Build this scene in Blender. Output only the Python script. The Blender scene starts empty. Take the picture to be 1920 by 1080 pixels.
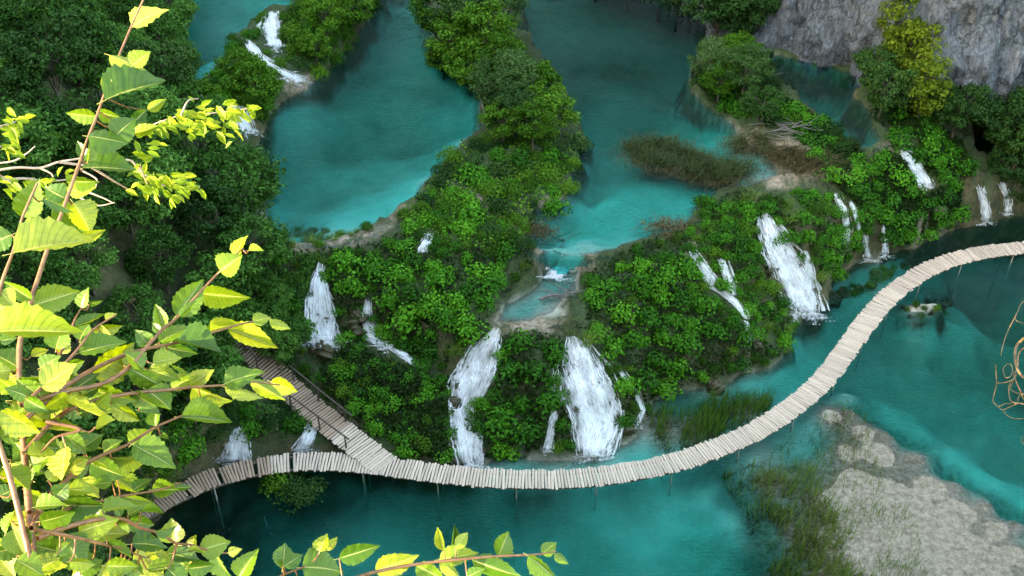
import bpy, bmesh, math, random
import numpy as np
from mathutils import Vector, Matrix

random.seed(7)
rng = np.random.default_rng(11)
R = math.radians

# ------------------------------------------------------------------ camera, sky, sun, exposure
S = bpy.context.scene
COL = S.collection
CAMZ, PITCH, FOC = 48.0, R(38.0), 2059.0          # FOC: focal length in pixels of a 1920 px wide frame
cam_d = bpy.data.cameras.new('camera')
cam = bpy.data.objects.new('camera', cam_d)
COL.objects.link(cam)
cam.location = (0, 0, CAMZ)
cam.rotation_euler = (R(90) - PITCH, 0, 0)
cam_d.sensor_width = 36.0
cam_d.lens = 36.0 * FOC / 1920.0
cam_d.clip_start, cam_d.clip_end = 0.05, 3000
S.camera = cam

SUN_EL, SUN_AZ = R(22.0), R(-120.0)                # azimuth from +Y towards +X
to_sun = Vector((math.sin(SUN_AZ) * math.cos(SUN_EL), math.cos(SUN_AZ) * math.cos(SUN_EL), math.sin(SUN_EL)))
W = bpy.data.worlds.new('World')
S.world = W
W.use_nodes = True
nt = W.node_tree
sky = nt.nodes.new('ShaderNodeTexSky')
sky.sky_type = 'NISHITA'
sky.sun_disc = False
sky.sun_elevation = SUN_EL
sky.sun_rotation = SUN_AZ % (2 * math.pi)
sky.air_density, sky.dust_density, sky.ozone_density = 1.0, 1.5, 1.0
bg = nt.nodes['Background']
bg.inputs['Strength'].default_value = 0.15
nt.links.new(sky.outputs[0], bg.inputs[0])
sun_d = bpy.data.lights.new('sun', 'SUN')
sun_d.energy, sun_d.angle, sun_d.color = 2.0, R(0.5), (1.0, 0.93, 0.82)
sun = bpy.data.objects.new('sun', sun_d)
COL.objects.link(sun)
sun.location = (-60, -40, 120)
sun.rotation_euler = to_sun.to_track_quat('Z', 'Y').to_euler()
VS = S.view_settings
VS.view_transform, VS.look, VS.gamma, VS.use_curve_mapping = 'Standard', 'None', 1.0, False
VS.exposure = 3.7
VS.use_white_balance = True
VS.white_balance_temperature = 8900
VS.white_balance_tint = 4
S.cycles.max_bounces = 8
S.cycles.diffuse_bounces = 3
S.cycles.transparent_max_bounces = 16
S.cycles.caustics_reflective = False
S.cycles.caustics_refractive = False

# ------------------------------------------------------------------ pixel <-> place
CP, SP = math.cos(PITCH), math.sin(PITCH)

def ray(px, py):
    dx = (np.asarray(px, float) - 960.0) / FOC
    dy = (540.0 - np.asarray(py, float)) / FOC
    return np.stack([dx, CP + dy * SP, -SP + dy * CP], -1)

def at(px, py, z):
    d = ray(px, py)
    t = (np.asarray(z, float) - CAMZ) / d[..., 2]
    p = d * t[..., None]
    p[..., 2] += CAMZ
    return p

def near(px, py, dist):
    d = ray(px, py)
    d = d / np.linalg.norm(d, axis=-1, keepdims=True)
    return d * np.asarray(dist, float)[..., None] + np.array([0, 0, CAMZ])

def to_px(p):
    p = np.asarray(p, float) - np.array([0, 0, CAMZ])
    f = p[..., 1] * CP - p[..., 2] * SP
    u = p[..., 1] * SP + p[..., 2] * CP
    return np.stack([960 + FOC * p[..., 0] / f, 540 - FOC * u / f], -1)

def inside(pts, poly):
    poly = np.asarray(poly, float)
    x, y = pts[..., 0], pts[..., 1]
    r = np.zeros(x.shape, bool)
    n = len(poly)
    for i in range(n):
        x0, y0 = poly[i]; x1, y1 = poly[(i + 1) % n]
        if y0 == y1:
            continue
        c = (y0 > y) != (y1 > y)
        r ^= c & (x < (x1 - x0) * (y - y0) / (y1 - y0) + x0)
    return r

def seg_dist(pts, line, closed=False):
    line = np.asarray(line, float)
    n = len(line)
    best = np.full(pts.shape[:-1], 1e9)
    for i in range(n if closed else n - 1):
        a, b = line[i], line[(i + 1) % n]
        ab = b - a
        L = max(float(ab @ ab), 1e-9)
        t = np.clip(((pts - a) @ ab) / L, 0, 1)
        d = np.linalg.norm(pts - (a + t[..., None] * ab), axis=-1)
        best = np.minimum(best, d)
    return best

def dens(line, step):
    line = np.asarray(line, float)
    out = []
    for a, b in zip(line[:-1], line[1:]):
        k = max(1, int(np.linalg.norm((b - a)[:2]) / step))
        for i in range(k):
            out.append(a + (b - a) * i / k)
    out.append(line[-1])
    return np.array(out)

def hash2(ix, iy, s):
    h = (ix.astype(np.int64) * 374761393 + iy.astype(np.int64) * 668265263 + s * 974634777) & 0x7fffffff
    h = ((h ^ (h >> 13)) * 1274126177) & 0x7fffffff
    return ((h ^ (h >> 16)) & 0xffff) / 65535.0

def vnoise(x, y, s=0):
    x = np.asarray(x, float); y = np.asarray(y, float)
    ix, iy = np.floor(x), np.floor(y)
    fx, fy = x - ix, y - iy
    fx = fx * fx * (3 - 2 * fx); fy = fy * fy * (3 - 2 * fy)
    a = hash2(ix, iy, s); b = hash2(ix + 1, iy, s); c = hash2(ix, iy + 1, s); d = hash2(ix + 1, iy + 1, s)
    return (a * (1 - fx) + b * fx) * (1 - fy) + (c * (1 - fx) + d * fx) * fy

def fbm(x, y, s=0, o=4):
    r, a = 0, 0.5
    for i in range(o):
        r = r + a * (vnoise(x * 2 ** i, y * 2 ** i, s + i) * 2 - 1)
        a *= 0.5
    return r

def idw(pts, sam, val, p=2.6):
    out = np.zeros(len(pts))
    for i in range(0, len(pts), 6000):
        q = pts[i:i + 6000]
        d2 = ((q[:, None, :] - sam[None]) ** 2).sum(-1) + 0.02
        w = d2 ** (-p / 2)
        out[i:i + 6000] = (w * val).sum(1) / w.sum(1)
    return out

# ------------------------------------------------------------------ object helpers
def mesh_np(name, verts, faces, smooth=False):
    """faces: an (n,k) array or a list of such arrays with different k"""
    me = bpy.data.meshes.new(name)
    verts = np.asarray(verts, np.float32)
    fl = faces if isinstance(faces, list) else [faces]
    fl = [np.asarray(f, np.int32) for f in fl if len(f)]
    me.vertices.add(len(verts))
    me.vertices.foreach_set('co', verts.ravel())
    nl = sum(f.size for f in fl); npoly = sum(len(f) for f in fl)
    me.loops.add(nl); me.polygons.add(npoly)
    me.loops.foreach_set('vertex_index', np.concatenate([f.ravel() for f in fl]))
    tot = np.concatenate([np.full(len(f), f.shape[1], np.int32) for f in fl])
    st = np.concatenate([[0], np.cumsum(tot)[:-1]]).astype(np.int32)
    me.polygons.foreach_set('loop_start', st)
    me.polygons.foreach_set('loop_total', tot)
    if smooth:
        me.polygons.foreach_set('use_smooth', np.ones(npoly, bool))
    me.update(calc_edges=True)
    me.validate()
    return me

def fattr(me, name, vals):
    a = me.attributes.new(name, 'FLOAT', 'POINT')
    a.data.foreach_set('value', np.asarray(vals, np.float32))

def link(name, data, mat=None, parent=None):
    o = bpy.data.objects.new(name, data)
    if mat is not None and data is not None and hasattr(data, 'materials') and not data.materials:
        data.materials.append(mat)
    if parent is not None:
        o.parent = parent
    COL.objects.link(o)
    return o

def empty(name, loc):
    o = bpy.data.objects.new(name, None)
    o.location = loc
    o.empty_display_size = 0.3
    COL.objects.link(o)
    return o

def tag(o, label=None, cat=None, group=None, kind=None):
    if label: o['label'] = label
    if cat: o['category'] = cat
    if group: o['group'] = group
    if kind: o['kind'] = kind
    return o

# ------------------------------------------------------------------ materials
def mat(name):
    m = bpy.data.materials.new(name)
    m.use_nodes = True
    t = m.node_tree
    t.nodes.clear()
    out = t.nodes.new('ShaderNodeOutputMaterial')
    def N(kind, **kw):
        n = t.nodes.new(kind)
        for k, v in kw.items():
            if k in ('operation', 'blend_type', 'data_type', 'attribute_name', 'noise_dimensions', 'distribution', 'feature', 'wave_type', 'bands_direction', 'attribute_type'):
                setattr(n, k, v)
        return n
    return m, t, N, out

def setin(n, **kw):
    for k, v in kw.items():
        n.inputs[k.replace('_', ' ')].default_value = v

def ramp(t, fac, stops):
    n = t.nodes.new('ShaderNodeValToRGB')
    e = n.color_ramp.elements
    while len(e) < len(stops):
        e.new(0.5)
    for i, (p, c) in enumerate(stops):
        e[i].position = p
        e[i].color = (*c, 1) if len(c) == 3 else c
    t.links.new(fac, n.inputs[0])
    return n.outputs[0]

def mixc(t, fac, a, b, blend='MIX'):
    n = t.nodes.new('ShaderNodeMix')
    n.data_type = 'RGBA'
    n.blend_type = blend
    for sock, v in ((0, fac), (6, a), (7, b)):
        if isinstance(v, (int, float)):
            n.inputs[sock].default_value = v
        elif isinstance(v, tuple):
            n.inputs[sock].default_value = (*v, 1)
        else:
            t.links.new(v, n.inputs[sock])
    return n.outputs[2]

def mth(t, op, a, b=0.0, clamp=False):
    n = t.nodes.new('ShaderNodeMath')
    n.operation = op
    n.use_clamp = clamp
    for i, v in enumerate((a, b)):
        if isinstance(v, (int, float)):
            n.inputs[i].default_value = v
        else:
            t.links.new(v, n.inputs[i])
    return n.outputs[0]

def noise(t, scale, detail=4, rough=0.55, vec=None, dist=0.0):
    n = t.nodes.new('ShaderNodeTexNoise')
    n.inputs['Scale'].default_value = scale
    n.inputs['Detail'].default_value = detail
    n.inputs['Roughness'].default_value = rough
    n.inputs['Distortion'].default_value = dist
    if vec is not None:
        t.links.new(vec, n.inputs['Vector'])
    return n.outputs[0]

def obj_coord(t, scale=(1, 1, 1), kind='Object'):
    c = t.nodes.new('ShaderNodeTexCoord')
    mp = t.nodes.new('ShaderNodeMapping')
    mp.inputs['Scale'].default_value = scale
    t.links.new(c.outputs[kind], mp.inputs[0])
    return mp.outputs[0]

def attr(t, name):
    n = t.nodes.new('ShaderNodeAttribute')
    n.attribute_name = name
    return n.outputs['Fac']

def bump(t, h, strength, dist):
    n = t.nodes.new('ShaderNodeBump')
    n.inputs['Strength'].default_value = strength
    n.inputs['Distance'].default_value = dist
    t.links.new(h, n.inputs['Height'])
    return n.outputs[0]

def leaf_mat(name, c1, c2, c3=None, trans=0.22, rough=0.6, spec=0.12):
    """foliage: colour varies from plant to plant and from leaf to leaf"""
    m, t, N, out = mat(name)
    isl = N('ShaderNodeNewGeometry').outputs['Random Per Island']
    rnd = N('ShaderNodeObjectInfo').outputs['Random']
    f = mth(t, 'ADD', mth(t, 'MULTIPLY', isl, 0.45), mth(t, 'MULTIPLY', rnd, 0.55))
    col = ramp(t, f, [(0.1, c1), (0.55, c2), (0.95, c3 or c2)])
    b = N('ShaderNodeBsdfPrincipled')
    t.links.new(col, b.inputs['Base Color'])
    setin(b, Roughness=rough)
    b.inputs['Specular IOR Level'].default_value = spec
    tr = N('ShaderNodeBsdfTranslucent')
    t.links.new(col, tr.inputs[0])
    mx = N('ShaderNodeMixShader')
    mx.inputs[0].default_value = trans
    t.links.new(b.outputs[0], mx.inputs[1]); t.links.new(tr.outputs[0], mx.inputs[2])
    t.links.new(mx.outputs[0], out.inputs[0])
    return m

M = {}
M['butterbur'] = leaf_mat('butterbur_leaf', (0.0096, 0.0592, 0.0047), (0.0356, 0.1729, 0.0098), (0.1051, 0.3319, 0.0199))
M['bush'] = leaf_mat('bush_leaf', (0.0124, 0.0517, 0.0041), (0.0454, 0.1398, 0.0087), (0.1265, 0.2732, 0.0202))
M['willow'] = leaf_mat('willow_leaf', (0.0221, 0.068, 0.0153), (0.051, 0.1232, 0.0289), (0.102, 0.187, 0.0553))
M['forest'] = leaf_mat('forest_leaf', (0.0131, 0.0499, 0.0069), (0.0428, 0.1346, 0.0182), (0.1075, 0.2481, 0.0424))
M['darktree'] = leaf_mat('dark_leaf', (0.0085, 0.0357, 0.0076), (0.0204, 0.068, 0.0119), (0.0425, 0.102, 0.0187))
M['yellowtree'] = leaf_mat('yellow_leaf', (0.045, 0.085, 0.007), (0.090, 0.145, 0.010), (0.160, 0.205, 0.014))
M['dryreed'] = leaf_mat('dry_grass', (0.0478, 0.0415, 0.016), (0.0892, 0.0733, 0.0319), (0.153, 0.1275, 0.0638))
M['sedge'] = leaf_mat('sedge_blade', (0.030, 0.050, 0.016), (0.060, 0.080, 0.026), (0.12, 0.115, 0.05))
M['reed'] = leaf_mat('reed_blade', (0.0506, 0.138, 0.0147), (0.1012, 0.2116, 0.0239), (0.2116, 0.276, 0.0736))
M['cover'] = leaf_mat('shade_toned_cover', (0.0034, 0.0144, 0.0017), (0.0085, 0.0297, 0.0034), (0.0233, 0.0467, 0.006))  # undergrowth green darkened so the gaps between shrubs look shaded

def simple(name, c1, c2, scale=8, rough=0.8, detail=5, bstr=0.4, bdist=0.05, vscale=(1, 1, 1), objrand=0.0):
    m, t, N, out = mat(name)
    v = obj_coord(t, vscale)
    n = noise(t, scale, detail, 0.6, v)
    col = ramp(t, n, [(0.3, c1), (0.7, c2)])
    if objrand:
        rnd = N('ShaderNodeObjectInfo').outputs['Random']
        isl = N('ShaderNodeNewGeometry').outputs['Random Per Island']
        rnd = mth(t, 'ADD', mth(t, 'MULTIPLY', rnd, .5), mth(t, 'MULTIPLY', isl, .5))
        g = mth(t, 'ADD', mth(t, 'MULTIPLY', rnd, objrand), 1 - objrand * 0.6)
        col = mixc(t, 1.0, col, g, 'MULTIPLY')
    b = N('ShaderNodeBsdfPrincipled')
    t.links.new(col, b.inputs['Base Color'])
    setin(b, Roughness=rough)
    t.links.new(bump(t, n, bstr, bdist), b.inputs['Normal'])
    t.links.new(b.outputs[0], out.inputs[0])
    return m

M['bark'] = simple('bark', (0.05, 0.038, 0.028), (0.12, 0.095, 0.07), 6, vscale=(3, 3, 0.6))
M['deadwood'] = simple('dead_wood', (0.08, 0.07, 0.06), (0.21, 0.185, 0.16), 9, vscale=(3, 3, 3))
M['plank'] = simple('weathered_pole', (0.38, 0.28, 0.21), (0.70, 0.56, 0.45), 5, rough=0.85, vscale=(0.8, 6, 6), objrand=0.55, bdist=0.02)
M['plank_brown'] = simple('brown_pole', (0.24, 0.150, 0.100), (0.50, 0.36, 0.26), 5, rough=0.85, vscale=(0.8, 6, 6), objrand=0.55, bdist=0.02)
M['beam'] = simple('wet_beam', (0.06, 0.045, 0.032), (0.15, 0.115, 0.085), 5, vscale=(3, 3, 3))
M['pile'] = simple('pile_wood', (0.34, 0.33, 0.28), (0.46, 0.45, 0.38), 5, vscale=(3, 3, 3))
M['rail'] = simple('rail_wood', (0.05, 0.036, 0.028), (0.10, 0.075, 0.055), 8)
M['rock'] = simple('tufa_rock', (0.012, 0.032, 0.005), (0.075, 0.042, 0.016), 1.8, rough=0.55, bdist=0.25)
M['vine'] = simple('dry_vine', (0.03, 0.016, 0.007), (0.12, 0.075, 0.032), 60)
M['twig'] = simple('twig_bark', (0.09, 0.032, 0.014), (0.22, 0.10, 0.042), 90, rough=0.5, bdist=0.002)
M['greytwig'] = simple('grey_twig', (0.22, 0.15, 0.11), (0.42, 0.32, 0.24), 80, rough=0.6, bdist=0.002)

def mk_ground():
    m, t, N, out = mat('tufa_ground')
    v = obj_coord(t)
    g = N('ShaderNodeNewGeometry')
    sep = N('ShaderNodeSeparateXYZ')
    t.links.new(g.outputs['Normal'], sep.inputs[0])
    steep = ramp(t, sep.outputs[2], [(0.35, (1, 1, 1)), (0.75, (0, 0, 0))])
    n1 = noise(t, 0.9, 3, 0.65, v)
    n2 = noise(t, 4.0, 3, 0.65, v)
    n3 = noise(t, 0.25, 3, 0.6, v)
    n5 = noise(t, 2.6, 5, 0.85, v)
    moss = ramp(t, n2, [(0.3, (0.012, 0.024, 0.006)), (0.55, (0.028, 0.052, 0.010)), (0.8, (0.075, 0.070, 0.028))])
    tufa = ramp(t, n1, [(0.28, (0.020, 0.032, 0.008)), (0.5, (0.060, 0.055, 0.020)), (0.75, (0.18, 0.125, 0.060))])
    land = mixc(t, steep, moss, tufa)
    tan = ramp(t, n2, [(0.25, (0.09, 0.075, 0.045)), (0.5, (0.27, 0.205, 0.145)), (0.75, (0.42, 0.33, 0.25))])
    land = mixc(t, mth(t, 'MULTIPLY', attr(t, 'tan'), ramp(t, n1, [(0.38, (0.15,) * 3), (0.55, (1, 1, 1))])), land, tan)
    # lake bed: pale lime mud with darker weed patches
    mud = ramp(t, n1, [(0.28, (0.40, 0.40, 0.33)), (0.5, (0.46, 0.46, 0.38)), (0.75, (0.52, 0.52, 0.44))])
    weed = ramp(t, n3, [(0.36, (0.25, 0.28, 0.2)), (0.50, (1, 1, 1))])
    mud = mixc(t, 0.22, mud, mixc(t, 1.0, mud, weed, 'MULTIPLY'))
    grav = ramp(t, n5, [(0.34, (0.10, 0.085, 0.05)), (0.46, (0.21, 0.175, 0.125)), (0.58, (0.30, 0.255, 0.195)), (0.75, (0.40, 0.345, 0.275))])
    mud = mixc(t, attr(t, 'gravel'), mud, grav)
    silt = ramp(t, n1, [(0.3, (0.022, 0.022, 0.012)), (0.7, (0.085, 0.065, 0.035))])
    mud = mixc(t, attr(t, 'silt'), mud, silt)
    col = mixc(t, mth(t, 'MULTIPLY', attr(t, 'bed'), ramp(t, sep.outputs[2], [(0.45, (0, 0, 0)), (0.7, (1, 1, 1))])), land, mud)
    b = N('ShaderNodeBsdfPrincipled')
    t.links.new(col, b.inputs['Base Color'])
    setin(b, Roughness=0.9)
    t.links.new(bump(t, n2, 0.6, 0.25), b.inputs['Normal'])
    t.links.new(b.outputs[0], out.inputs[0])
    return m
M['ground'] = mk_ground()

def mk_water(name, absorb, rip=1.0):
    """clear surface with a Fresnel sheen and ripples; the turquoise comes from the depth of absorbing water"""
    m, t, N, out = mat(name)
    v = obj_coord(t, (1.0, 1.9, 1.0))
    rot = t.nodes[-1] if False else None
    w1 = noise(t, 2.8, 2, 0.55, v, 0.3)
    w2 = noise(t, 9.0, 1, 0.5, v)
    calm = ramp(t, noise(t, 0.09, 1, 0.5, obj_coord(t)), [(0.40, (0.25,) * 3), (0.60, (1, 1, 1))])
    h = mth(t, 'ADD', w1, mth(t, 'MULTIPLY', w2, 0.35))
    h = mth(t, 'MULTIPLY', h, calm)
    nb = bump(t, h, 1.0, 0.5 * rip)
    fr = N('ShaderNodeFresnel')
    fr.inputs['IOR'].default_value = 1.34
    t.links.new(bump(t, h, 1.0, 0.13 * rip), fr.inputs['Normal'])
    gl = N('ShaderNodeBsdfGlossy')
    gl.inputs['Roughness'].default_value = 0.06
    gl.inputs['Color'].default_value = (0.55, 0.65, 0.68, 1)         # glare cut as through a polarising filter
    t.links.new(nb, gl.inputs['Normal'])
    tr = N('ShaderNodeBsdfTransparent')
    mx = N('ShaderNodeMixShader')
    t.links.new(fr.outputs[0], mx.inputs[0])
    t.links.new(tr.outputs[0], mx.inputs[1]); t.links.new(gl.outputs[0], mx.inputs[2])
    t.links.new(mx.outputs[0], out.inputs['Surface'])
    va = N('ShaderNodeVolumeAbsorption')
    mxv = max(absorb)
    # absorption coefficient = density * (1 - colour)
    va.inputs['Density'].default_value = mxv
    va.inputs['Color'].default_value = (*[1 - a / mxv for a in absorb], 1)
    t.links.new(va.outputs[0], out.inputs['Volume'])
    return m
M['water'] = mk_water('lake_water', (1.7, 0.135, 0.150), 2.2)
M['water_upper'] = mk_water('upper_lake_water', (1.8, 0.150, 0.168), 0.9)

def mk_foam():
    m, t, N, out = mat('white_water')
    uv = N('ShaderNodeUVMap').outputs[0]
    def mapped(sc):
        mp = N('ShaderNodeMapping')
        mp.inputs['Scale'].default_value = sc
        t.links.new(uv, mp.inputs[0])
        return mp.outputs[0]
    st = noise(t, 1.0, 3, 0.6, mapped((7.0, 0.9, 1)))
    pa = noise(t, 1.0, 2, 0.6, mapped((1.3, 0.75, 1)))
    val = mth(t, 'ADD', mth(t, 'ADD', mth(t, 'MULTIPLY', st, 0.58), mth(t, 'MULTIPLY', pa, 0.72)), mth(t, 'MULTIPLY', mth(t, 'SUBTRACT', attr(t, 'edge'), 1.0), 0.55))
    a = ramp(t, val, [(0.47, (0, 0, 0)), (0.73, (1, 1, 1))])
    d = N('ShaderNodeBsdfDiffuse')
    d.inputs[0].default_value = (0.96, 0.97, 0.98, 1)
    tl = N('ShaderNodeBsdfTranslucent')
    tl.inputs[0].default_value = (0.96, 0.97, 0.98, 1)
    m2 = N('ShaderNodeMixShader'); m2.inputs[0].default_value = 0.5
    t.links.new(d.outputs[0], m2.inputs[1]); t.links.new(tl.outputs[0], m2.inputs[2])
    tr = N('ShaderNodeBsdfTransparent')
    mx = N('ShaderNodeMixShader')
    t.links.new(a, mx.inputs[0])
    t.links.new(tr.outputs[0], mx.inputs[1]); t.links.new(m2.outputs[0], mx.inputs[2])
    t.links.new(mx.outputs[0], out.inputs[0])
    return m
M['foam'] = mk_foam()

def mk_cliff():
    m, t, N, out = mat('limestone_cliff')
    v = obj_coord(t, (1.2, 1.2, 0.24))
    v2 = obj_coord(t)
    vo = N('ShaderNodeTexVoronoi', feature='DISTANCE_TO_EDGE')
    vo.inputs['Scale'].default_value = 0.35
    wv = N('ShaderNodeVectorMath', operation='ADD')
    nz_ = N('ShaderNodeTexNoise'); nz_.inputs['Scale'].default_value = 0.9; nz_.inputs['Detail'].default_value = 5
    sc_ = N('ShaderNodeVectorMath', operation='SCALE'); sc_.inputs['Scale'].default_value = 2.6
    t.links.new(v2, nz_.inputs['Vector']); t.links.new(nz_.outputs['Color'], sc_.inputs[0])
    t.links.new(obj_coord(t, (1.0, 1.0, 0.45)), wv.inputs[0]); t.links.new(sc_.outputs[0], wv.inputs[1])
    t.links.new(wv.outputs[0], vo.inputs['Vector'])
    crack = ramp(t, vo.outputs['Distance'], [(0.0, (0.45,) * 3), (0.05, (1, 1, 1))])
    s = noise(t, 3.4, 7, 0.75, v, 0.3)
    n = noise(t, 1.4, 7, 0.75, v2)
    c = ramp(t, s, [(0.28, (0.052, 0.060, 0.068)), (0.45, (0.135, 0.152, 0.170)), (0.58, (0.245, 0.272, 0.30)), (0.78, (0.45, 0.48, 0.51))])
    c = mixc(t, ramp(t, n, [(0.5, (0, 0, 0)), (0.75, (0.8, 0.8, 0.8))]), c, (0.09, 0.085, 0.075))
    c = mixc(t, 1.0, c, crack, 'MULTIPLY')
    b = N('ShaderNodeBsdfPrincipled')
    t.links.new(c, b.inputs['Base Color'])
    setin(b, Roughness=0.9)
    t.links.new(bump(t, mth(t, 'ADD', mth(t, 'ADD', s, n), mth(t, 'MULTIPLY', crack, .5)), 1.0, 0.5), b.inputs['Normal'])
    t.links.new(b.outputs[0], out.inputs[0])
    return m
M['cliff'] = mk_cliff()

def mk_bigleaf():
    """large pleated leaf: side veins and midrib follow the leaf's own length and width"""
    m, t, N, out = mat('pleated_leaf')
    uv = N('ShaderNodeUVMap')
    sep = N('ShaderNodeSeparateXYZ')
    t.links.new(uv.outputs[0], sep.inputs[0])
    u, vv = sep.outputs[0], mth(t, 'ABSOLUTE', mth(t, 'SUBTRACT', sep.outputs[1], 0.5))
    ph = mth(t, 'SUBTRACT', mth(t, 'MULTIPLY', u, 11.0), mth(t, 'MULTIPLY', vv, 5.0))
    w = mth(t, 'ABSOLUTE', mth(t, 'SUBTRACT', mth(t, 'FRACT', ph), 0.5))
    vein = ramp(t, w, [(0.0, (1, 1, 1)), (0.16, (0, 0, 0))])
    rib = ramp(t, vv, [(0.0, (1, 1, 1)), (0.030, (0, 0, 0))])
    rnd = N('ShaderNodeObjectInfo').outputs['Random']
    n = noise(t, 9.0, 4, 0.6, uv.outputs[0])
    f = mth(t, 'ADD', mth(t, 'MULTIPLY', rnd, 0.75), mth(t, 'MULTIPLY', n, 0.35))
    col = ramp(t, f, [(0.1, (0.024, 0.078, 0.006)), (0.45, (0.080, 0.155, 0.008)), (0.75, (0.175, 0.230, 0.013)), (1.0, (0.33, 0.36, 0.06))])
    dark = mixc(t, 1.0, col, (0.35, 0.48, 0.3), 'MULTIPLY')
    col2 = mixc(t, mth(t, 'MULTIPLY', vein, 0.65), col, dark)
    col2 = mixc(t, mth(t, 'MULTIPLY', rib, 0.7), col2, (0.50, 0.46, 0.16))
    b = N('ShaderNodeBsdfPrincipled')
    t.links.new(col2, b.inputs['Base Color'])
    setin(b, Roughness=0.42)
    b.inputs['Specular IOR Level'].default_value = 0.45
    tr = N('ShaderNodeBsdfTranslucent')
    t.links.new(mixc(t, 1.0, col2, (1.25, 1.2, 0.5), 'MULTIPLY'), tr.inputs[0])
    mx = N('ShaderNodeMixShader')
    mx.inputs[0].default_value = 0.36
    t.links.new(b.outputs[0], mx.inputs[1]); t.links.new(tr.outputs[0], mx.inputs[2])
    t.links.new(mx.outputs[0], out.inputs[0])
    return m
M['bigleaf'] = mk_bigleaf()
M['smallleaf'] = leaf_mat('small_leaf', (0.06, 0.13, 0.010), (0.14, 0.21, 0.014), (0.26, 0.29, 0.03), trans=0.4, rough=0.45)

# ------------------------------------------------------------------ terrain
LAKES = {  # level, outline in picture coordinates at that level
    'left': (6.6, [(505, 462), (500, 400), (488, 330), (486, 258), (515, 205), (590, 152), (640, 100), (690, 40), (715, -20),
                   (790, -20), (825, 100), (895, 165), (912, 235), (855, 285), (815, 330), (790, 365), (735, 402), (690, 425), (620, 446), (560, 452)]),
    'middle': (6.3, [(965, -40), (985, 60), (1035, 130), (1062, 190), (1095, 245), (1080, 310), (1062, 372), (1000, 400), (985, 425), (995, 465),
                     (1050, 492), (1110, 478), (1190, 452), (1280, 430), (1305, 392), (1345, 358), (1410, 345), (1465, 325), (1450, 290),
                     (1400, 275), (1375, 232), (1330, 200), (1285, 165), (1300, 110), (1360, 60), (1330, 10), (1340, -60), (960, -60)]),
    'high': (9.6, [(300, 130), (330, 60), (335, -40), (575, -40), (555, 5), (490, 18), (470, 45), (430, 65), (425, 105), (400, 130), (370, 150)]),
    'back': (7.6, [(1395, 95), (1425, 95), (1490, 112), (1560, 128), (1640, 152), (1600, 180), (1620, 195), (1645, 235), (1655, 265), (1625, 272), (1585, 255),
                   (1545, 215), (1500, 190), (1468, 150), (1430, 120)]),
    'small': (4.9, [(1030, 500), (1095, 505), (1090, 545), (1062, 590), (1000, 604), (935, 600), (925, 575), (985, 545)]),
    'shaded': (3.0, [(1812, 248), (1890, 245), (1905, 300), (1850, 325), (1818, 312)]),
}
FOOT = [(330, 935), (370, 905), (400, 885), (440, 868), (500, 858), (575, 848), (630, 850), (700, 852), (760, 864), (860, 874), (900, 876), (960, 858), (1010, 850), (1060, 854),
        (1115, 858), (1160, 832), (1200, 800), (1228, 748), (1330, 724), (1400, 702), (1470, 672), (1488, 610), (1500, 590), (1545, 575), (1560, 520),
        (1600, 492), (1640, 490), (1700, 468), (1740, 450), (1800, 424), (1850, 416), (1920, 402), (2000, 390)]
LEFTBANK = [(330, 935), (270, 985), (215, 1050), (160, 1150), (100, 1300)]
RIM = [(470, 490, 6.7), (530, 480, 6.8), (600, 488, 6.4), (650, 500, 6.2), (720, 515, 5.9), (800, 560, 5.5), (880, 590, 5.3), (930, 612, 5.0), (1000, 618, 5.0),
       (1062, 612, 5.0), (1090, 590, 5.2), (1150, 545, 5.6), (1230, 500, 6.1), (1290, 462, 6.4), (1340, 440, 6.5), (1400, 402, 6.5), (1440, 400, 6.4),
       (1500, 395, 6.7), (1560, 365, 6.7), (1600, 370, 5.4), (1650, 380, 5.0), (1700, 370, 4.2), (1760, 360, 3.2), (1830, 348, 2.9), (1900, 345, 2.9), (1990, 340, 3.2)]
SHELF = [(560, 640, 2.4), (600, 648, 2.2), (640, 645, 2.2), (690, 640, 2.2), (740, 660, 2.0), (790, 695, 1.7), (600, 690, 2.0), (650, 720, 1.7), (700, 770, 1.2),
         (760, 810, 0.9), (820, 840, 0.7), (560, 690, 2.2), (540, 660, 2.6), (830, 760, 1.3), (560, 780, 1.2), (500, 790, 1.4), (440, 800, 1.5),
         (600, 800, 0.9), (520, 740, 1.8), (470, 720, 2.4), (1480, 520, 2.0), (1600, 450, 3.0), (1660, 425, 3.2), (1380, 590, 3.0), (1330, 560, 3.6),
         (1250, 640, 3.0), (1200, 680, 2.9), (1000, 700, 3.6), (990, 780, 1.8), (960, 820, 0.9), (880, 720, 2.6), (868, 800, 1.0), (1105, 745, 2.2), (1115, 805, 0.9), (1425, 620, 1.6), (1430, 660, 0.8)]
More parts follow.
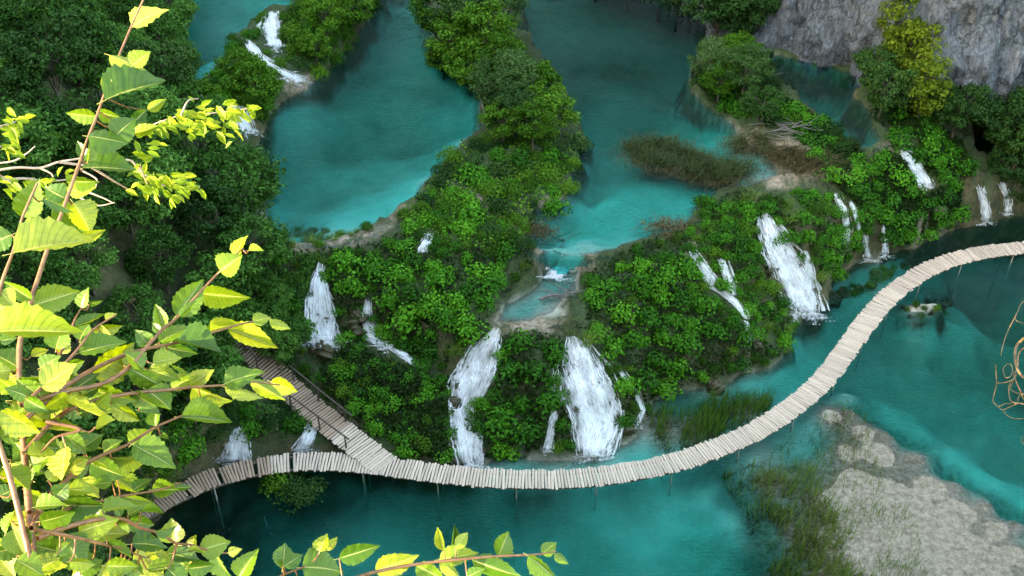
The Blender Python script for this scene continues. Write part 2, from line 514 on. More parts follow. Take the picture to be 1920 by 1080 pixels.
LAND = [(0, -60, 24), (0, 0, 22.5), (0, 150, 21.5), (0, 300, 20), (0, 450, 18.5), (0, 600, 16.5), (0, 800, 14), (0, 1000, 13), (-200, 300, 28), (-200, 700, 24), (-200, 1000, 22),
        (100, 50, 18.5), (150, 200, 17), (150, 400, 14), (150, 600, 11), (150, 800, 8.5), (170, 950, 5.5), (120, 1080, 5),
        (240, 60, 14), (250, 200, 12.6), (260, 350, 11), (270, 500, 9), (280, 650, 7), (280, 800, 4.5), (270, 900, 2.2), (320, 40, 11), (330, 160, 10.2), (350, 300, 9.3), (360, 450, 8.2), (370, 600, 6), (380, 720, 4),
        (370, 800, 2.5), (340, 860, 1.8), (420, 220, 8.6), (420, 330, 8.2), (440, 450, 7.6), (450, 560, 5.8), (440, 640, 4.6), (500, 560, 5.0), (520, 620, 3.4), (480, 690, 3.2),
        (470, 260, 7.2), (480, 400, 7.2), (440, 190, 9.6), (400, 170, 9.9), (450, 120, 9.0), (500, 170, 8.2), (510, 110, 8.2), (470, 75, 9.8), (520, 22, 9.7), (560, 60, 8.6), (600, 40, 9.0), (640, 0, 9.4), (700, -60, 9), (560, 120, 7.6), (620, 90, 8),
        (840, 0, 7.4), (900, -60, 7.6), (880, 60, 7.6), (930, 60, 7.4), (950, 150, 7.6), (1000, 220, 7.6), (980, 280, 7.6), (920, 300, 7.4), (900, 350, 7.4), (980, 360, 7.2), (860, 400, 7.2), (940, 430, 6.9), (800, 420, 7.0), (860, 460, 6.4),
        (790, 480, 6.2), (900, 500, 6.0), (960, 490, 5.9), (900, 540, 5.7), (1000, 490, 6.2), (1100, 495, 6.0),
        (1330, 140, 7.6), (1380, 110, 8.0), (1420, 170, 8.2), (1450, 220, 8.2), (1480, 250, 7.8), (1520, 260, 8.0), (1550, 300, 7.6), (1600, 300, 7.8), (1620, 340, 7.2), (1500, 330, 6.9), (1480, 370, 6.8), (1680, 280, 7.6), (1600, 205, 7.9),
        (1735, 348, 4.2), (1700, 330, 6.0), (1650, 400, 4.0), (1700, 240, 9), (1760, 280, 8), (1800, 220, 10), (1900, 240, 9), (1850, 240, 8.5), (1660, 180, 9), (1750, 180, 10), (1780, 350, 3.4), (1950, 300, 5), (2050, 250, 8), (2050, 350, 3.5),
        (1400, 70, 8.4), (1300, -40, 9), (1200, -90, 9), (1450, 60, 10), (1640, 120, 10), (1900, 140, 11), (2100, 140, 12), (1700, 60, 12), (1900, 0, 14)]
DEPTH = {
    'low': [(700, 1000, 2.8), (900, 1000, 2.6), (1100, 1000, 2.5), (1300, 1000, 2.3), (1390, 1060, 1.9), (1300, 950, 1.7), (500, 1000, 3.4), (400, 1040, 3.6), (420, 950, 2.4), (350, 1000, 3), (600, 950, 3.0), (1000, 940, 2.4), (1200, 930, 2.0), (800, 930, 2.6),
            (700, 900, 2.4), (1250, 905, 1.2), (1330, 925, 0.7), (1375, 960, 0.5), (1420, 1010, .45), (1450, 1080, .4), (900, 1080, 2.4), (1200, 1080, 2.3), (600, 1080, 2.8),
            (1450, 900, 0.06), (1500, 1000, 0.04), (1600, 900, -0.085), (1600, 1050, -0.075), (1750, 1000, -0.095), (1850, 1060, -0.075), (1560, 780, -0.095), (1650, 850, -0.095), (1750, 910, -0.075), (1870, 990, -0.055), (1700, 950, -0.105), (1680, 1060, -0.075), (1900, 1040, -0.045), (1620, 810, -0.075), (1600, 775, -0.025), (1660, 818, -0.015), (1720, 862, -0.015), (1790, 908, -0.015), (1850, 948, 0.005), (1905, 985, 0.005), (1800, 960, -0.105), (1800, 1040, -0.095), (1720, 1020, -0.115), (1650, 930, -0.115), (1650, 990, -0.105), (1560, 940, -0.055), (1560, 1010, -0.055), (1560, 1090, -0.055), (1720, 1100, -0.095), (1820, 1110, -0.075), (1950, 1050, -0.025), (1580, 850, -0.085), (1590, 740, .3),
            (1480, 830, .45), (1530, 830, .5), (1500, 800, .45), (1440, 850, .2), (1560, 850, .12),
            (1625, 760, 1.3), (1700, 800, 1.5), (1800, 880, 1.6), (1900, 945, 1.7), (1980, 1010, 1.7), (1700, 700, 2.2), (1800, 760, 2.6), (1900, 820, 2.8), (1700, 620, 2.2), (1800, 640, 2.8), (1900, 620, 3.6), (1900, 540, 4.6), (1850, 490, 5), (1780, 540, 3.0),
            (1730, 578, -.2), (1712, 581, -.1), (1752, 573, -.1), (1730, 600, 1.8), (1680, 600, 1.8), (1790, 590, 2.4), (1740, 550, 1.8), (1640, 680, 1.8), (1580, 700, 1.5), (2000, 700, 4), (2000, 850, 3.2),
            (1300, 800, .08), (1250, 800, .06), (1400, 770, .12), (1350, 745, .5), (1280, 745, .9), (1230, 800, .1), (1430, 740, .4), (1480, 740, .8),
            (950, 872, .4), (1150, 868, .4), (1040, 868, .35), (1500, 650, 1.6), (1450, 705, 1.0), (1550, 610, 2.2), (1600, 565, 1.4), (1600, 540, .5), (1640, 530, .4), (1750, 470, 2.6), (1850, 440, 3.4), (1660, 510, .5), (1600, 500, 1.2), (1950, 430, 4), (1390, 730, .8)],
    'left': [(700, 200, 2.9), (640, 235, 3.0), (760, 230, 3.2), (600, 330, 2.3), (560, 400, 1.5), (530, 440, .7), (700, 395, .8), (620, 428, .3), (800, 330, .5), (760, 360, .8), (870, 262, .35), (850, 190, 1.4), (780, 110, 2.2), (750, 30, 2.6), (540, 210, .9), (620, 150, 2.6), (520, 300, 2.4),
             (700, 300, 1.9), (780, 270, 1.6), (680, 100, 2.6), (560, 165, 1.2), (660, 410, .5)],
    'middle': [(1100, 60, 4.2), (1050, 120, 4.2), (1200, 60, 4.4), (1300, 30, 4), (1150, 220, 3.0), (1200, 175, 3.6), (1250, 120, 3.8), (1120, 280, 2.4), (1095, 330, 2.4), (1150, 360, 1.0), (1200, 400, .9), (1080, 400, 1.6), (1240, 335, 1.2), (1280, 260, 1.6), (1350, 250, 1.2), (1330, 205, 2.4),
               (1020, 425, 1.3), (1100, 455, .25), (1050, 470, .15), (1420, 325, .15), (1400, 290, .3), (1250, 420, .9), (1180, 440, .5), (1300, 370, 1.2)],
    'high': [(400, 40, 2.2), (350, 80, 2.6), (450, 10, 1.8), (400, 110, .6), (500, 5, .5)],
    'back': [(1500, 150, 3.4), (1560, 170, 3.4), (1600, 225, 2.6), (1640, 255, 1.6), (1450, 120, 3.5)],
    'small': [(960, 580, .35), (1040, 530, .5), (1040, 580, .06), (1070, 560, .05)],
    'shaded': [(1850, 290, 3)],
}
TAN = [[(505, 452), (600, 452), (600, 478), (505, 482)], [(612, 428), (690, 420), (740, 412), (735, 432), (640, 464), (612, 464)], [(720, 395), (770, 380), (765, 400), (730, 415)],
       [(1060, 350), (1075, 380), (1010, 400), (990, 395)], [(1350, 245), (1420, 240), (1560, 290), (1540, 340), (1440, 350), (1420, 300)], [(1400, 370), (1440, 370), (1430, 402), (1395, 400)],
       [(925, 575), (950, 600), (1060, 595), (1065, 625), (930, 625)], [(1000, 470), (1110, 470), (1110, 500), (1020, 500)], [(1290, 440), (1320, 430), (1330, 460), (1290, 470)],
       [(1640, 265), (1680, 265), (1690, 285), (1650, 290)], [(540, 140), (600, 135), (610, 160), (530, 185)], [(870, 360), (930, 355), (930, 390), (880, 385)], [(1720, 350), (1790, 380), (1760, 420), (1720, 400)]]
GRAVEL = [[(1540, 745), (1600, 745), (1720, 830), (1830, 900), (1960, 980), (2000, 1150), (1430, 1150), (1420, 1000), (1350, 910), (1420, 860), (1550, 870)], [(1200, 770), (1300, 740), (1450, 740), (1400, 800), (1230, 850)], [(1665, 575), (1760, 558), (1790, 578), (1740, 596), (1690, 600)]]
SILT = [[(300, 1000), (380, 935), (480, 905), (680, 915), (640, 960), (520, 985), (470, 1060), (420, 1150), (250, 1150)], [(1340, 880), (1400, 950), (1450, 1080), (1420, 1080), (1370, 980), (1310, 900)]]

X0, X1, Y0, Y1, CELL = -96.0, 80.0, 22.0, 132.0, 0.4
nx, ny = int((X1 - X0) / CELL) + 1, int((Y1 - Y0) / CELL) + 1
gx, gy = np.meshgrid(X0 + np.arange(nx) * CELL, Y0 + np.arange(ny) * CELL)
G = np.stack([gx.ravel(), gy.ravel()], -1)

def proj(line):
    a = np.array(line, float)
    return at(a[:, 0], a[:, 1], a[:, 2])

sam = [dens(proj([(x, y, 0.12) for x, y in FOOT]), 0.9), dens(proj([(x, y, 0.3) for x, y in LEFTBANK]), 0.9), dens(proj(RIM), 0.9), proj(SHELF), np.repeat(proj(LAND), 2, 0)]
LW = {}
for k, (z, poly) in LAKES.items():
    p = proj([(x, y, z) for x, y in poly])
    LW[k] = p[:, :2]
    q = dens(np.vstack([p, p[:1]]), 1.0)
    q[:, 2] += 0.18
    sam.append(q)
low = [(x, y) for x, y in FOOT] + [(2300, 380), (2300, 1350)] + [(x, y) for x, y in reversed(LEFTBANK)]
LW['low'] = proj([(x, y, 0) for x, y in low])[:, :2]
sam = np.vstack(sam)
Hh = idw(G, sam[:, :2], sam[:, 2])
def blur(h, r, k):
    for _ in range(k):
        for ax in (0, 1):
            p = np.pad(h, [(r, r) if a == ax else (0, 0) for a in (0, 1)], mode='edge')
            c = np.cumsum(np.insert(p, 0, 0, axis=ax), axis=ax)
            n = h.shape[ax]
            h = (np.take(c, np.arange(2 * r + 1, 2 * r + 1 + n), axis=ax) - np.take(c, np.arange(n), axis=ax)) / (2 * r + 1)
    return h
H2 = Hh.reshape(ny, nx)
fine, coarse = blur(H2, 1, 2), blur(H2, 7, 2)
wl = np.clip((to_px(np.column_stack([G, Hh]))[:, 0] - 430) / -90, 0, 1).reshape(ny, nx)       # the wooded slope is smoother than the barrier
wr = np.clip((to_px(np.column_stack([G, Hh])) - np.array([1690, 0])) @ np.array([1 / 90, 0]), 0, 1).reshape(ny, nx) * (gy > 69.5)
Hh = (fine * (1 - np.maximum(wl, wr)) + coarse * np.maximum(wl, wr)).ravel()
wob = np.stack([fbm(G[:, 0] * .6, G[:, 1] * .6, 3), fbm(G[:, 0] * .6, G[:, 1] * .6, 9)], -1)
Gw = G + wob * 0.7
Hh += fbm(G[:, 0] * .45, G[:, 1] * .45, 21) * 0.7 * np.clip((Hh - 0.2) / 1.5, 0, 1)
face = np.clip((Hh - 0.4) / 1.2, 0, 1) * np.clip((7.2 - Hh) / 1.5, 0, 1)
Hh += face * ((np.abs(fbm(G[:, 0] * .7, G[:, 1] * .7, 52)) - .2) * 1.5 + fbm(G[:, 0] * 1.2, G[:, 1] * 1.2, 57) * .45)
# unseen left hillside, added and raised to keep the sun off the valley
side = np.clip(-40.0 - G[:, 0] - 0.12 * np.clip(G[:, 1] - 60, 0, 99), 0, None)
Hh += side * 1.7 * np.clip(1.3 - side / 140, 0, 1)
rise = np.clip(G[:, 1] - 104, 0, None)
Hh += rise * 0.9
bw = dens(proj([(722, 872, .93), (690, 848, .98), (657, 822, 1.1), (599, 778, 1.4), (560, 745, 1.75), (530, 716, 2.2), (505, 690, 2.8), (480, 664, 3.5), (460, 642, 4.1), (436, 612, 4.9)]), 0.4)
dw = np.linalg.norm(G[:, None] - bw[None, :, :2], axis=-1)
kw, dmin = dw.argmin(1), dw.min(1)
Hh = np.where(dmin < 1.5, np.minimum(Hh, bw[kw, 2] - .4), Hh)
bed = np.zeros(len(G)); level = np.full(len(G), -99.0); SD = {}
for k in ['low'] + list(LAKES):
    z = 0.0 if k == 'low' else LAKES[k][0]
    poly = LW[k]
    lo, hi = poly.min(0) - 4, poly.max(0) + 4
    sel = np.where(((G > lo) & (G < hi)).all(1))[0]
    d = seg_dist(Gw[sel], poly, True)
    ins = inside(Gw[sel], poly)
    dp = np.array(DEPTH[k], float)
    ps = at(dp[:, 0], dp[:, 1], np.full(len(dp), z))[:, :2]
    i2 = sel[ins]
    dep = idw(G[i2], ps, dp[:, 2], 3.0 if k == 'low' else 2.3)
    dep *= 1 + 0.08 * fbm(G[i2, 0] * .22, G[i2, 1] * .22, 40)
    dep += fbm(G[i2, 0] * .9, G[i2, 1] * .9, 44) * np.clip(np.abs(dep) * .5, .05, .12)
    e = np.clip(d[ins] / 1.3, 0, 1)
    Hh[i2] = z + 0.10 - (dep + 0.10) * np.sqrt(e)
    out_i = sel[(~ins) & (d < 0.7)]
    if k != 'low':
        Hh[out_i] = np.maximum(Hh[out_i], z + 0.05)
    bed[i2] = np.clip(d[ins] / 0.6, 0, 1)
    level[i2] = z
    sd = np.full(len(G), 99.0)
    sd[sel] = np.where(ins, -d, d)
    SD[k] = sd
HG = Hh.reshape(ny, nx)
HS = np.maximum(Hh, level).reshape(ny, nx)                     # ground or open water, whichever is higher

def height(x, y, HG=HG):
    fx = np.clip((np.asarray(x, float) - X0) / CELL, 0, nx - 1.001)
    fy = np.clip((np.asarray(y, float) - Y0) / CELL, 0, ny - 1.001)
    ix, iy = fx.astype(int), fy.astype(int)
    u, v = fx - ix, fy - iy
    return (HG[iy, ix] * (1 - u) + HG[iy, ix + 1] * u) * (1 - v) + (HG[iy + 1, ix] * (1 - u) + HG[iy + 1, ix + 1] * u) * v

def drape(px, py, lift=0.0, srf=None):
    srf = HG if srf is None else srf
    """where the line of sight through a picture point first comes down to `lift` above the ground (or open water)"""
    px = np.atleast_1d(np.asarray(px, float)); py = np.atleast_1d(np.asarray(py, float))
    d = ray(px, py)
    t = (40.0 - CAMZ) / d[:, 2]
    dt = 0.5
    done = np.zeros(len(px), bool)
    for _ in range(260):
        p = d * t[:, None]; p[:, 2] += CAMZ
        below = p[:, 2] < height(p[:, 0], p[:, 1], srf) + lift
        done |= below
        t = np.where(done, t, t + dt)
        if done.all():
            break
    lo, hi = t - dt, t.copy()
    for _ in range(9):
        mid = (lo + hi) / 2
        p = d * mid[:, None]; p[:, 2] += CAMZ
        below = p[:, 2] < height(p[:, 0], p[:, 1], srf) + lift
        hi = np.where(below, mid, hi); lo = np.where(below, lo, mid)
    p = d * hi[:, None]; p[:, 2] += CAMZ
    return p

V = np.column_stack([G, Hh])
ii = np.arange(nx * ny).reshape(ny, nx)
quads = np.stack([ii[:-1, :-1], ii[:-1, 1:], ii[1:, 1:], ii[1:, :-1]], -1).reshape(-1, 4)
me = mesh_np('terrain', V, quads, True)
PXV = to_px(V)
def paint(polys, soft):
    r = np.zeros(len(V))
    jit = PXV + np.stack([fbm(G[:, 0] * .8, G[:, 1] * .8, 60), fbm(G[:, 0] * .8, G[:, 1] * .8, 66)], -1) * min(soft, 25) * 2.2
    for p in polys:
        p = np.array(p, float)
        sel = np.where(((jit > p.min(0) - 70) & (jit < p.max(0) + 70)).all(1))[0]
        if len(sel) == 0: continue
        d = seg_dist(jit[sel], p, True)
        ins = inside(jit[sel], p)
        r[sel] = np.maximum(r[sel], np.clip(0.5 + np.where(ins, d, -d) / (2 * soft), 0, 1))
    return r
fattr(me, 'bed', bed)
fattr(me, 'tan', paint(TAN, 8))
fattr(me, 'gravel', paint(GRAVEL, 14))
wetmask = np.zeros(len(V))
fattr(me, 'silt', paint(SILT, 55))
tag(link('ground', me, M['ground']), 'mossy tufa barriers, banks and pale lake beds of the valley floor', kind='structure')

names = {'low': ('water', 'turquoise lower pool below the waterfalls'), 'left': ('water', 'round turquoise lake with a tan dike at its near end'),
         'middle': ('water', 'deep teal lake with a grassy tussock island'), 'high': ('water', 'small turquoise lake above the upper cascade'),
         'back': ('water', 'dark pool at the foot of the grey cliff'), 'small': ('water', 'milky little pool between the leafy banks'), 'shaded': ('water', 'dark pool under the shaded trees')}
cellh = np.minimum.reduce([HG[:-1, :-1], HG[:-1, 1:], HG[1:, 1:], HG[1:, :-1]])
for k in ['low'] + list(LAKES):
    z = 0.0 if k == 'low' else LAKES[k][0]
    sdg = SD[k].reshape(ny, nx)
    c = (np.minimum.reduce([sdg[:-1, :-1], sdg[:-1, 1:], sdg[1:, 1:], sdg[1:, :-1]]) < (0.6 if k != 'low' else 2.0)) & (cellh < z)
    q = quads[c.ravel()]
    used, inv = np.unique(q.ravel(), return_inverse=True)
    vv = V[used].copy(); vv[:, 2] = z
    wm = mesh_np('water', vv, inv.reshape(-1, 4), True)
    tag(link(names[k][0], wm, M['water'] if k in ('low', 'small') else M['water_upper']), names[k][1], kind='structure')


# ------------------------------------------------------------------ plateau behind the viewer, unseen light-blocking hills, cliff beyond
def smooth(a, b, x):
    t = np.clip((x - a) / (b - a), 0, 1)
    return t * t * (3 - 2 * t)

px_, py_ = np.meshgrid(np.concatenate([np.arange(-230, -40, 6.0), np.arange(-40, 40, 1.6), np.arange(40, 150, 6.0)]),
                       np.concatenate([np.arange(-160, -12, 6.0), np.arange(-12, 25, 0.8)]))
zt = 46.15 + fbm(px_ * .15, py_ * .15, 5) * 0.5
zt += np.clip(-20 - px_, 0, 60) * 0.95 * smooth(-16, -2, py_)  # rise on the left, added out of view as a sun blocker
prof = np.interp(py_, [-200, 1.2, 2.0, 12, 24.5], [0, 0, -3, -33, -49])
keep = smooth(-24, -38, px_)
zp = zt + prof * (1 - keep) + fbm(px_ * .4, py_ * .4, 8) * 1.2 * smooth(1.2, 4, py_) * (1 - keep)
jj = np.arange(px_.size).reshape(px_.shape)
pq = np.stack([jj[:-1, :-1], jj[:-1, 1:], jj[1:, 1:], jj[1:, :-1]], -1).reshape(-1, 4)
pm = mesh_np('plateau', np.stack([px_.ravel(), py_.ravel(), zp.ravel()], -1), pq, True)
fattr(pm, 'bed', np.zeros(px_.size)); fattr(pm, 'tan', np.zeros(px_.size)); fattr(pm, 'gravel', np.zeros(px_.size)); fattr(pm, 'silt', np.zeros(px_.size))
tag(link('light_blocking_hill', pm, M['ground']), 'cliff-top ground with an unseen left rise added to shade the valley', kind='structure')

fx_, fy_ = np.meshgrid(np.arange(-260, 262, 8.0), np.arange(112, 330, 8.0))
zf = 4 + np.clip(fy_ - 118, 0, None) * 1.05 * (1.15 - np.clip(fy_ - 118, 0, 220) / 420) + fbm(fx_ * .03, fy_ * .03, 71) * 22  # unseen bare slope, added to darken water reflections and block front sky
zf += np.clip(np.abs(fx_) - 70, 0, 120) * .5
jf = np.arange(fx_.size).reshape(fx_.shape)
fm_ = mesh_np('far_light_blocker', np.stack([fx_.ravel(), fy_.ravel(), zf.ravel()], -1), np.stack([jf[:-1, :-1], jf[:-1, 1:], jf[1:, 1:], jf[1:, :-1]], -1).reshape(-1, 4), True)
for an_ in ('bed', 'tan', 'gravel', 'silt'):
    fattr(fm_, an_, np.zeros(fx_.size))
tag(link('light_blocking_hill', fm_, M['ground']), 'unseen far slope added to darken the reflections in the water', kind='structure')

cl = dens(proj([(1130, -70, 6.6), (1280, -20, 7.6), (1390, 66, 7.8), (1425, 88, 7.9), (1490, 106, 7.9), (1560, 121, 7.9), (1640, 142, 8.2), (1740, 165, 9.0), (1850, 165, 9.5), (1930, 160, 9.5), (2150, 170, 9.0)]), 0.3)
hz = np.concatenate([np.arange(-1.5, 9, 0.3), np.arange(9, 46, 1.5)])
tan_ = np.gradient(cl[:, :2], axis=0)
tan_ /= np.linalg.norm(tan_, axis=1, keepdims=True)
nrm = np.stack([-tan_[:, 1], tan_[:, 0]], -1)
nrm[nrm[:, 1] < 0] *= -1                                        # away from the viewer
sarc = np.concatenate([[0], np.cumsum(np.linalg.norm(np.diff(cl[:, :2], axis=0), axis=1))])
SS, HZ = np.meshgrid(sarc, hz, indexing='ij')
dsp = fbm(SS * .22, HZ * .12, 31) * 2.6 + fbm(SS * .8, HZ * .3, 35) * 1.3 + np.abs(fbm(SS * 1.7, HZ * .9, 38)) * 0.9 + HZ * 0.10
cv = np.stack([cl[:, 0, None] + nrm[:, 0, None] * dsp, cl[:, 1, None] + nrm[:, 1, None] * dsp, cl[:, 2, None] + HZ], -1).reshape(-1, 3)
kk = np.arange(SS.size).reshape(SS.shape)
cq = np.stack([kk[:-1, :-1], kk[1:, :-1], kk[1:, 1:], kk[:-1, 1:]], -1).reshape(-1, 4)
tag(link('cliff', mesh_np('cliff', cv, cq, True), M['cliff']), 'grey limestone cliff with vertical pale streaks above the dark pool', kind='structure')

# ------------------------------------------------------------------ mesh builders
def unit(v):
    return v / np.maximum(np.linalg.norm(v, axis=-1, keepdims=True), 1e-9)

def frames(n):
    ref = np.where(np.abs(n[:, 2:3]) > 0.9, np.array([[1.0, 0, 0]]), np.array([[0, 0, 1.0]]))
    a = unit(np.cross(ref, n))
    b = np.cross(n, a)
    th = rng.uniform(0, 2 * np.pi, len(n))[:, None]
    return a * np.cos(th) + b * np.sin(th), -a * np.sin(th) + b * np.cos(th)

def leaf_cloud(c, n, size, shape='quad', asp=0.55):
    n = unit(n)
    a, b = frames(n)
    size = np.broadcast_to(size, (len(c),))[:, None]
    if shape == 'quad':
        k = 4
        pts = [c - a * size, c - b * size * asp + n * size * .12, c + a * size, c + b * size * asp + n * size * .12]
        f = np.arange(len(c) * 4).reshape(-1, 4)
    else:                                                       # round cupped leaf
        k = 6
        pts = []
        for i in range(6):
            an = i * np.pi / 3
            up = 0.18 * math.cos(2 * an) + 0.05
            pts.append(c + size * (a * math.cos(an) + b * math.sin(an) * .85) + n * size * up)
        f = np.arange(len(c) * 6).reshape(-1, 6)
    return np.stack(pts, 1).reshape(-1, 3), f

def sph(n):
    v = rng.normal(size=(n, 3))
    return unit(v)

def dome_shrub(nleaf, size, lobes, flat=0.75, shape='hex', up=0.8, jit=0.5):
    """unit shrub: leaves on the outside of several overlapping lobes that stand on the ground"""
    C, Nn = [], []
    for i in range(lobes):
        an, rr = rng.uniform(0, 6.28), rng.uniform(0.0, 0.62) if i else 0
        lc = np.array([rr * math.cos(an), rr * math.sin(an), rng.uniform(.15, .45) * (1.1 - rr)])
        lr = rng.uniform(.38, .58)
        d = sph(int(nleaf / lobes * 1.5))
        d = d[d[:, 2] > -0.35][:int(nleaf / lobes)]
        r = lr * rng.uniform(.72, 1.06, len(d))[:, None]
        p = lc + d * r * np.array([1, 1, flat])
        C.append(p); Nn.append(d + np.array([0, 0, up]) + rng.normal(size=d.shape) * jit)
    C, Nn = np.vstack(C), np.vstack(Nn)
    return leaf_cloud(C, Nn, size * rng.uniform(.65, 1.25, len(C)), shape)

def blades(c, h, w, lean, bend=0.4, seg=3):
    """grass or reed blades: tapering ribbons that bend over"""
    n = len(c)
    th = rng.uniform(0, 2 * np.pi, n)
    dirv = np.stack([np.cos(th), np.sin(th), np.zeros(n)], -1)
    side = np.stack([-np.sin(th + .6), np.cos(th + .6), np.zeros(n)], -1)
    h = np.broadcast_to(h, (n,)); ln = lean * rng.uniform(.3, 1.2, n)
    rows = []
    for i in range(seg + 1):
        u = i / seg
        p = c + dirv * (h * (ln * u + bend * u * u * ln))[:, None] + np.array([0, 0, 1.0]) * (h * (u - bend * .5 * u * u * ln))[:, None]
        ww = w * (1 - u * .9)
        rows += [p - side * ww, p + side * ww]
    v = np.stack(rows, 1).reshape(-1, 3)
    k = 2 * (seg + 1)
    base = (np.arange(n) * k)[:, None]
    f = np.concatenate([base + np.array([[2 * i, 2 * i + 1, 2 * i + 3, 2 * i + 2]]) for i in range(seg)], 0)
    return v, f

def tube(pts, rad, sides=6):
    pts = np.asarray(pts, float)
    rad = np.broadcast_to(rad, (len(pts),))
    t = unit(np.gradient(pts, axis=0))
    ref = np.array([0.13, 0.31, 0.94]) if abs(t[0, 2]) < .9 else np.array([1.0, 0.1, 0])
    vs = []
    for i in range(len(pts)):
        a = np.cross(ref, t[i]); a /= max(np.linalg.norm(a), 1e-9)
        b = np.cross(t[i], a)
        for k in range(sides):
            an = 2 * math.pi * k / sides
            vs.append(pts[i] + rad[i] * (a * math.cos(an) + b * math.sin(an)))
    f = []
    for i in range(len(pts) - 1):
        for k in range(sides):
            k2 = (k + 1) % sides
            f.append((i * sides + k, i * sides + k2, (i + 1) * sides + k2, (i + 1) * sides + k))
    return np.array(vs), np.array(f)

def join(parts):
    vs, fs, o = [], [], 0
    for v, f in parts:
        vs.append(v); fs.append(np.asarray(f) + o); o += len(v)
    ks = {}
    for f in fs:
        ks.setdefault(f.shape[1], []).append(f)
    return np.vstack(vs), [np.vstack(x) for x in ks.values()]

def spline(pts, n):
    pts = np.asarray(pts, float)
    if len(pts) < 3:
        return np.linspace(pts[0], pts[-1], n)
    q = np.vstack([2 * pts[0] - pts[1], pts, 2 * pts[-1] - pts[-2]])
    out = []
    for u in np.linspace(0, len(pts) - 1.0001, n):
        i = int(u); t = u - i
        p0, p1, p2, p3 = q[i], q[i + 1], q[i + 2], q[i + 3]
        out.append(.5 * (2 * p1 + (p2 - p0) * t + (2 * p0 - 5 * p1 + 4 * p2 - p3) * t * t + (3 * p1 - p0 - 3 * p2 + p3) * t ** 3))
    return np.array(out)

def resample(p, step):
    s = np.concatenate([[0], np.cumsum(np.linalg.norm(np.diff(p, axis=0), axis=1))])
    u = np.arange(0, s[-1], step)
    return np.stack([np.interp(u, s, p[:, k]) for k in range(3)], -1)

# ------------------------------------------------------------------ boardwalks
def plank_mesh(m, sides=7):
    """one split pole, unit length along x, slightly bowed and tapered"""
    xs = [-.5, -.47, 0, .47, .5]
    rr = [.38, .5, .47, .5, .36]
    bow = [0, 0, .06, 0, 0]
    v, f = [], []
    for x, r, b in zip(xs, rr, bow):
        for k in range(sides):
            an = 2 * math.pi * (k + .5) / sides
            rj = r * random.uniform(.9, 1.08)
            v.append((x, rj * math.cos(an), b + (rj * .62 * math.sin(an))))
    for i in range(len(xs) - 1):
        for k in range(sides):
            k2 = (k + 1) % sides
            f.append((i * sides + k, i * sides + k2, (i + 1) * sides + k2, (i + 1) * sides + k))
    me = bpy.data.meshes.new('plank')
    me.from_pydata(v, [], f + [tuple(range(sides))[::-1], tuple(range((len(xs) - 1) * sides, len(xs) * sides))])
    me.materials.append(m)
    me.update()
    return me
PLANK = [plank_mesh(M['plank']) for _ in range(4)]
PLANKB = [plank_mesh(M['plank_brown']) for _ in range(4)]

MAIN = [(225, 985, 1.9), (262, 962, 1.7), (298, 943, 1.5), (340, 922, 1.35), (385, 903, 1.2), (458, 881, 1.05), (549, 866, .95), (620, 866, .9), (695, 871, .9), (760, 880, .9), (860, 892, .9), (960, 898, .9), (1060, 898, .9),
        (1160, 888, .9), (1260, 868, .9), (1350, 838, .9), (1440, 795, .9), (1520, 735, .9), (1562, 690, .9), (1602, 635, .9), (1642, 582, .9), (1690, 537, .9), (1750, 501, .9), (1820, 478, .9), (1920, 464, .9), (2080, 452, .9)]
BRANCH = [(722, 872, .93), (690, 848, .98), (657, 822, 1.1), (599, 778, 1.4), (560, 745, 1.75), (530, 716, 2.2), (505, 690, 2.8), (480, 664, 3.5), (460, 642, 4.1), (436, 612, 4.9)]

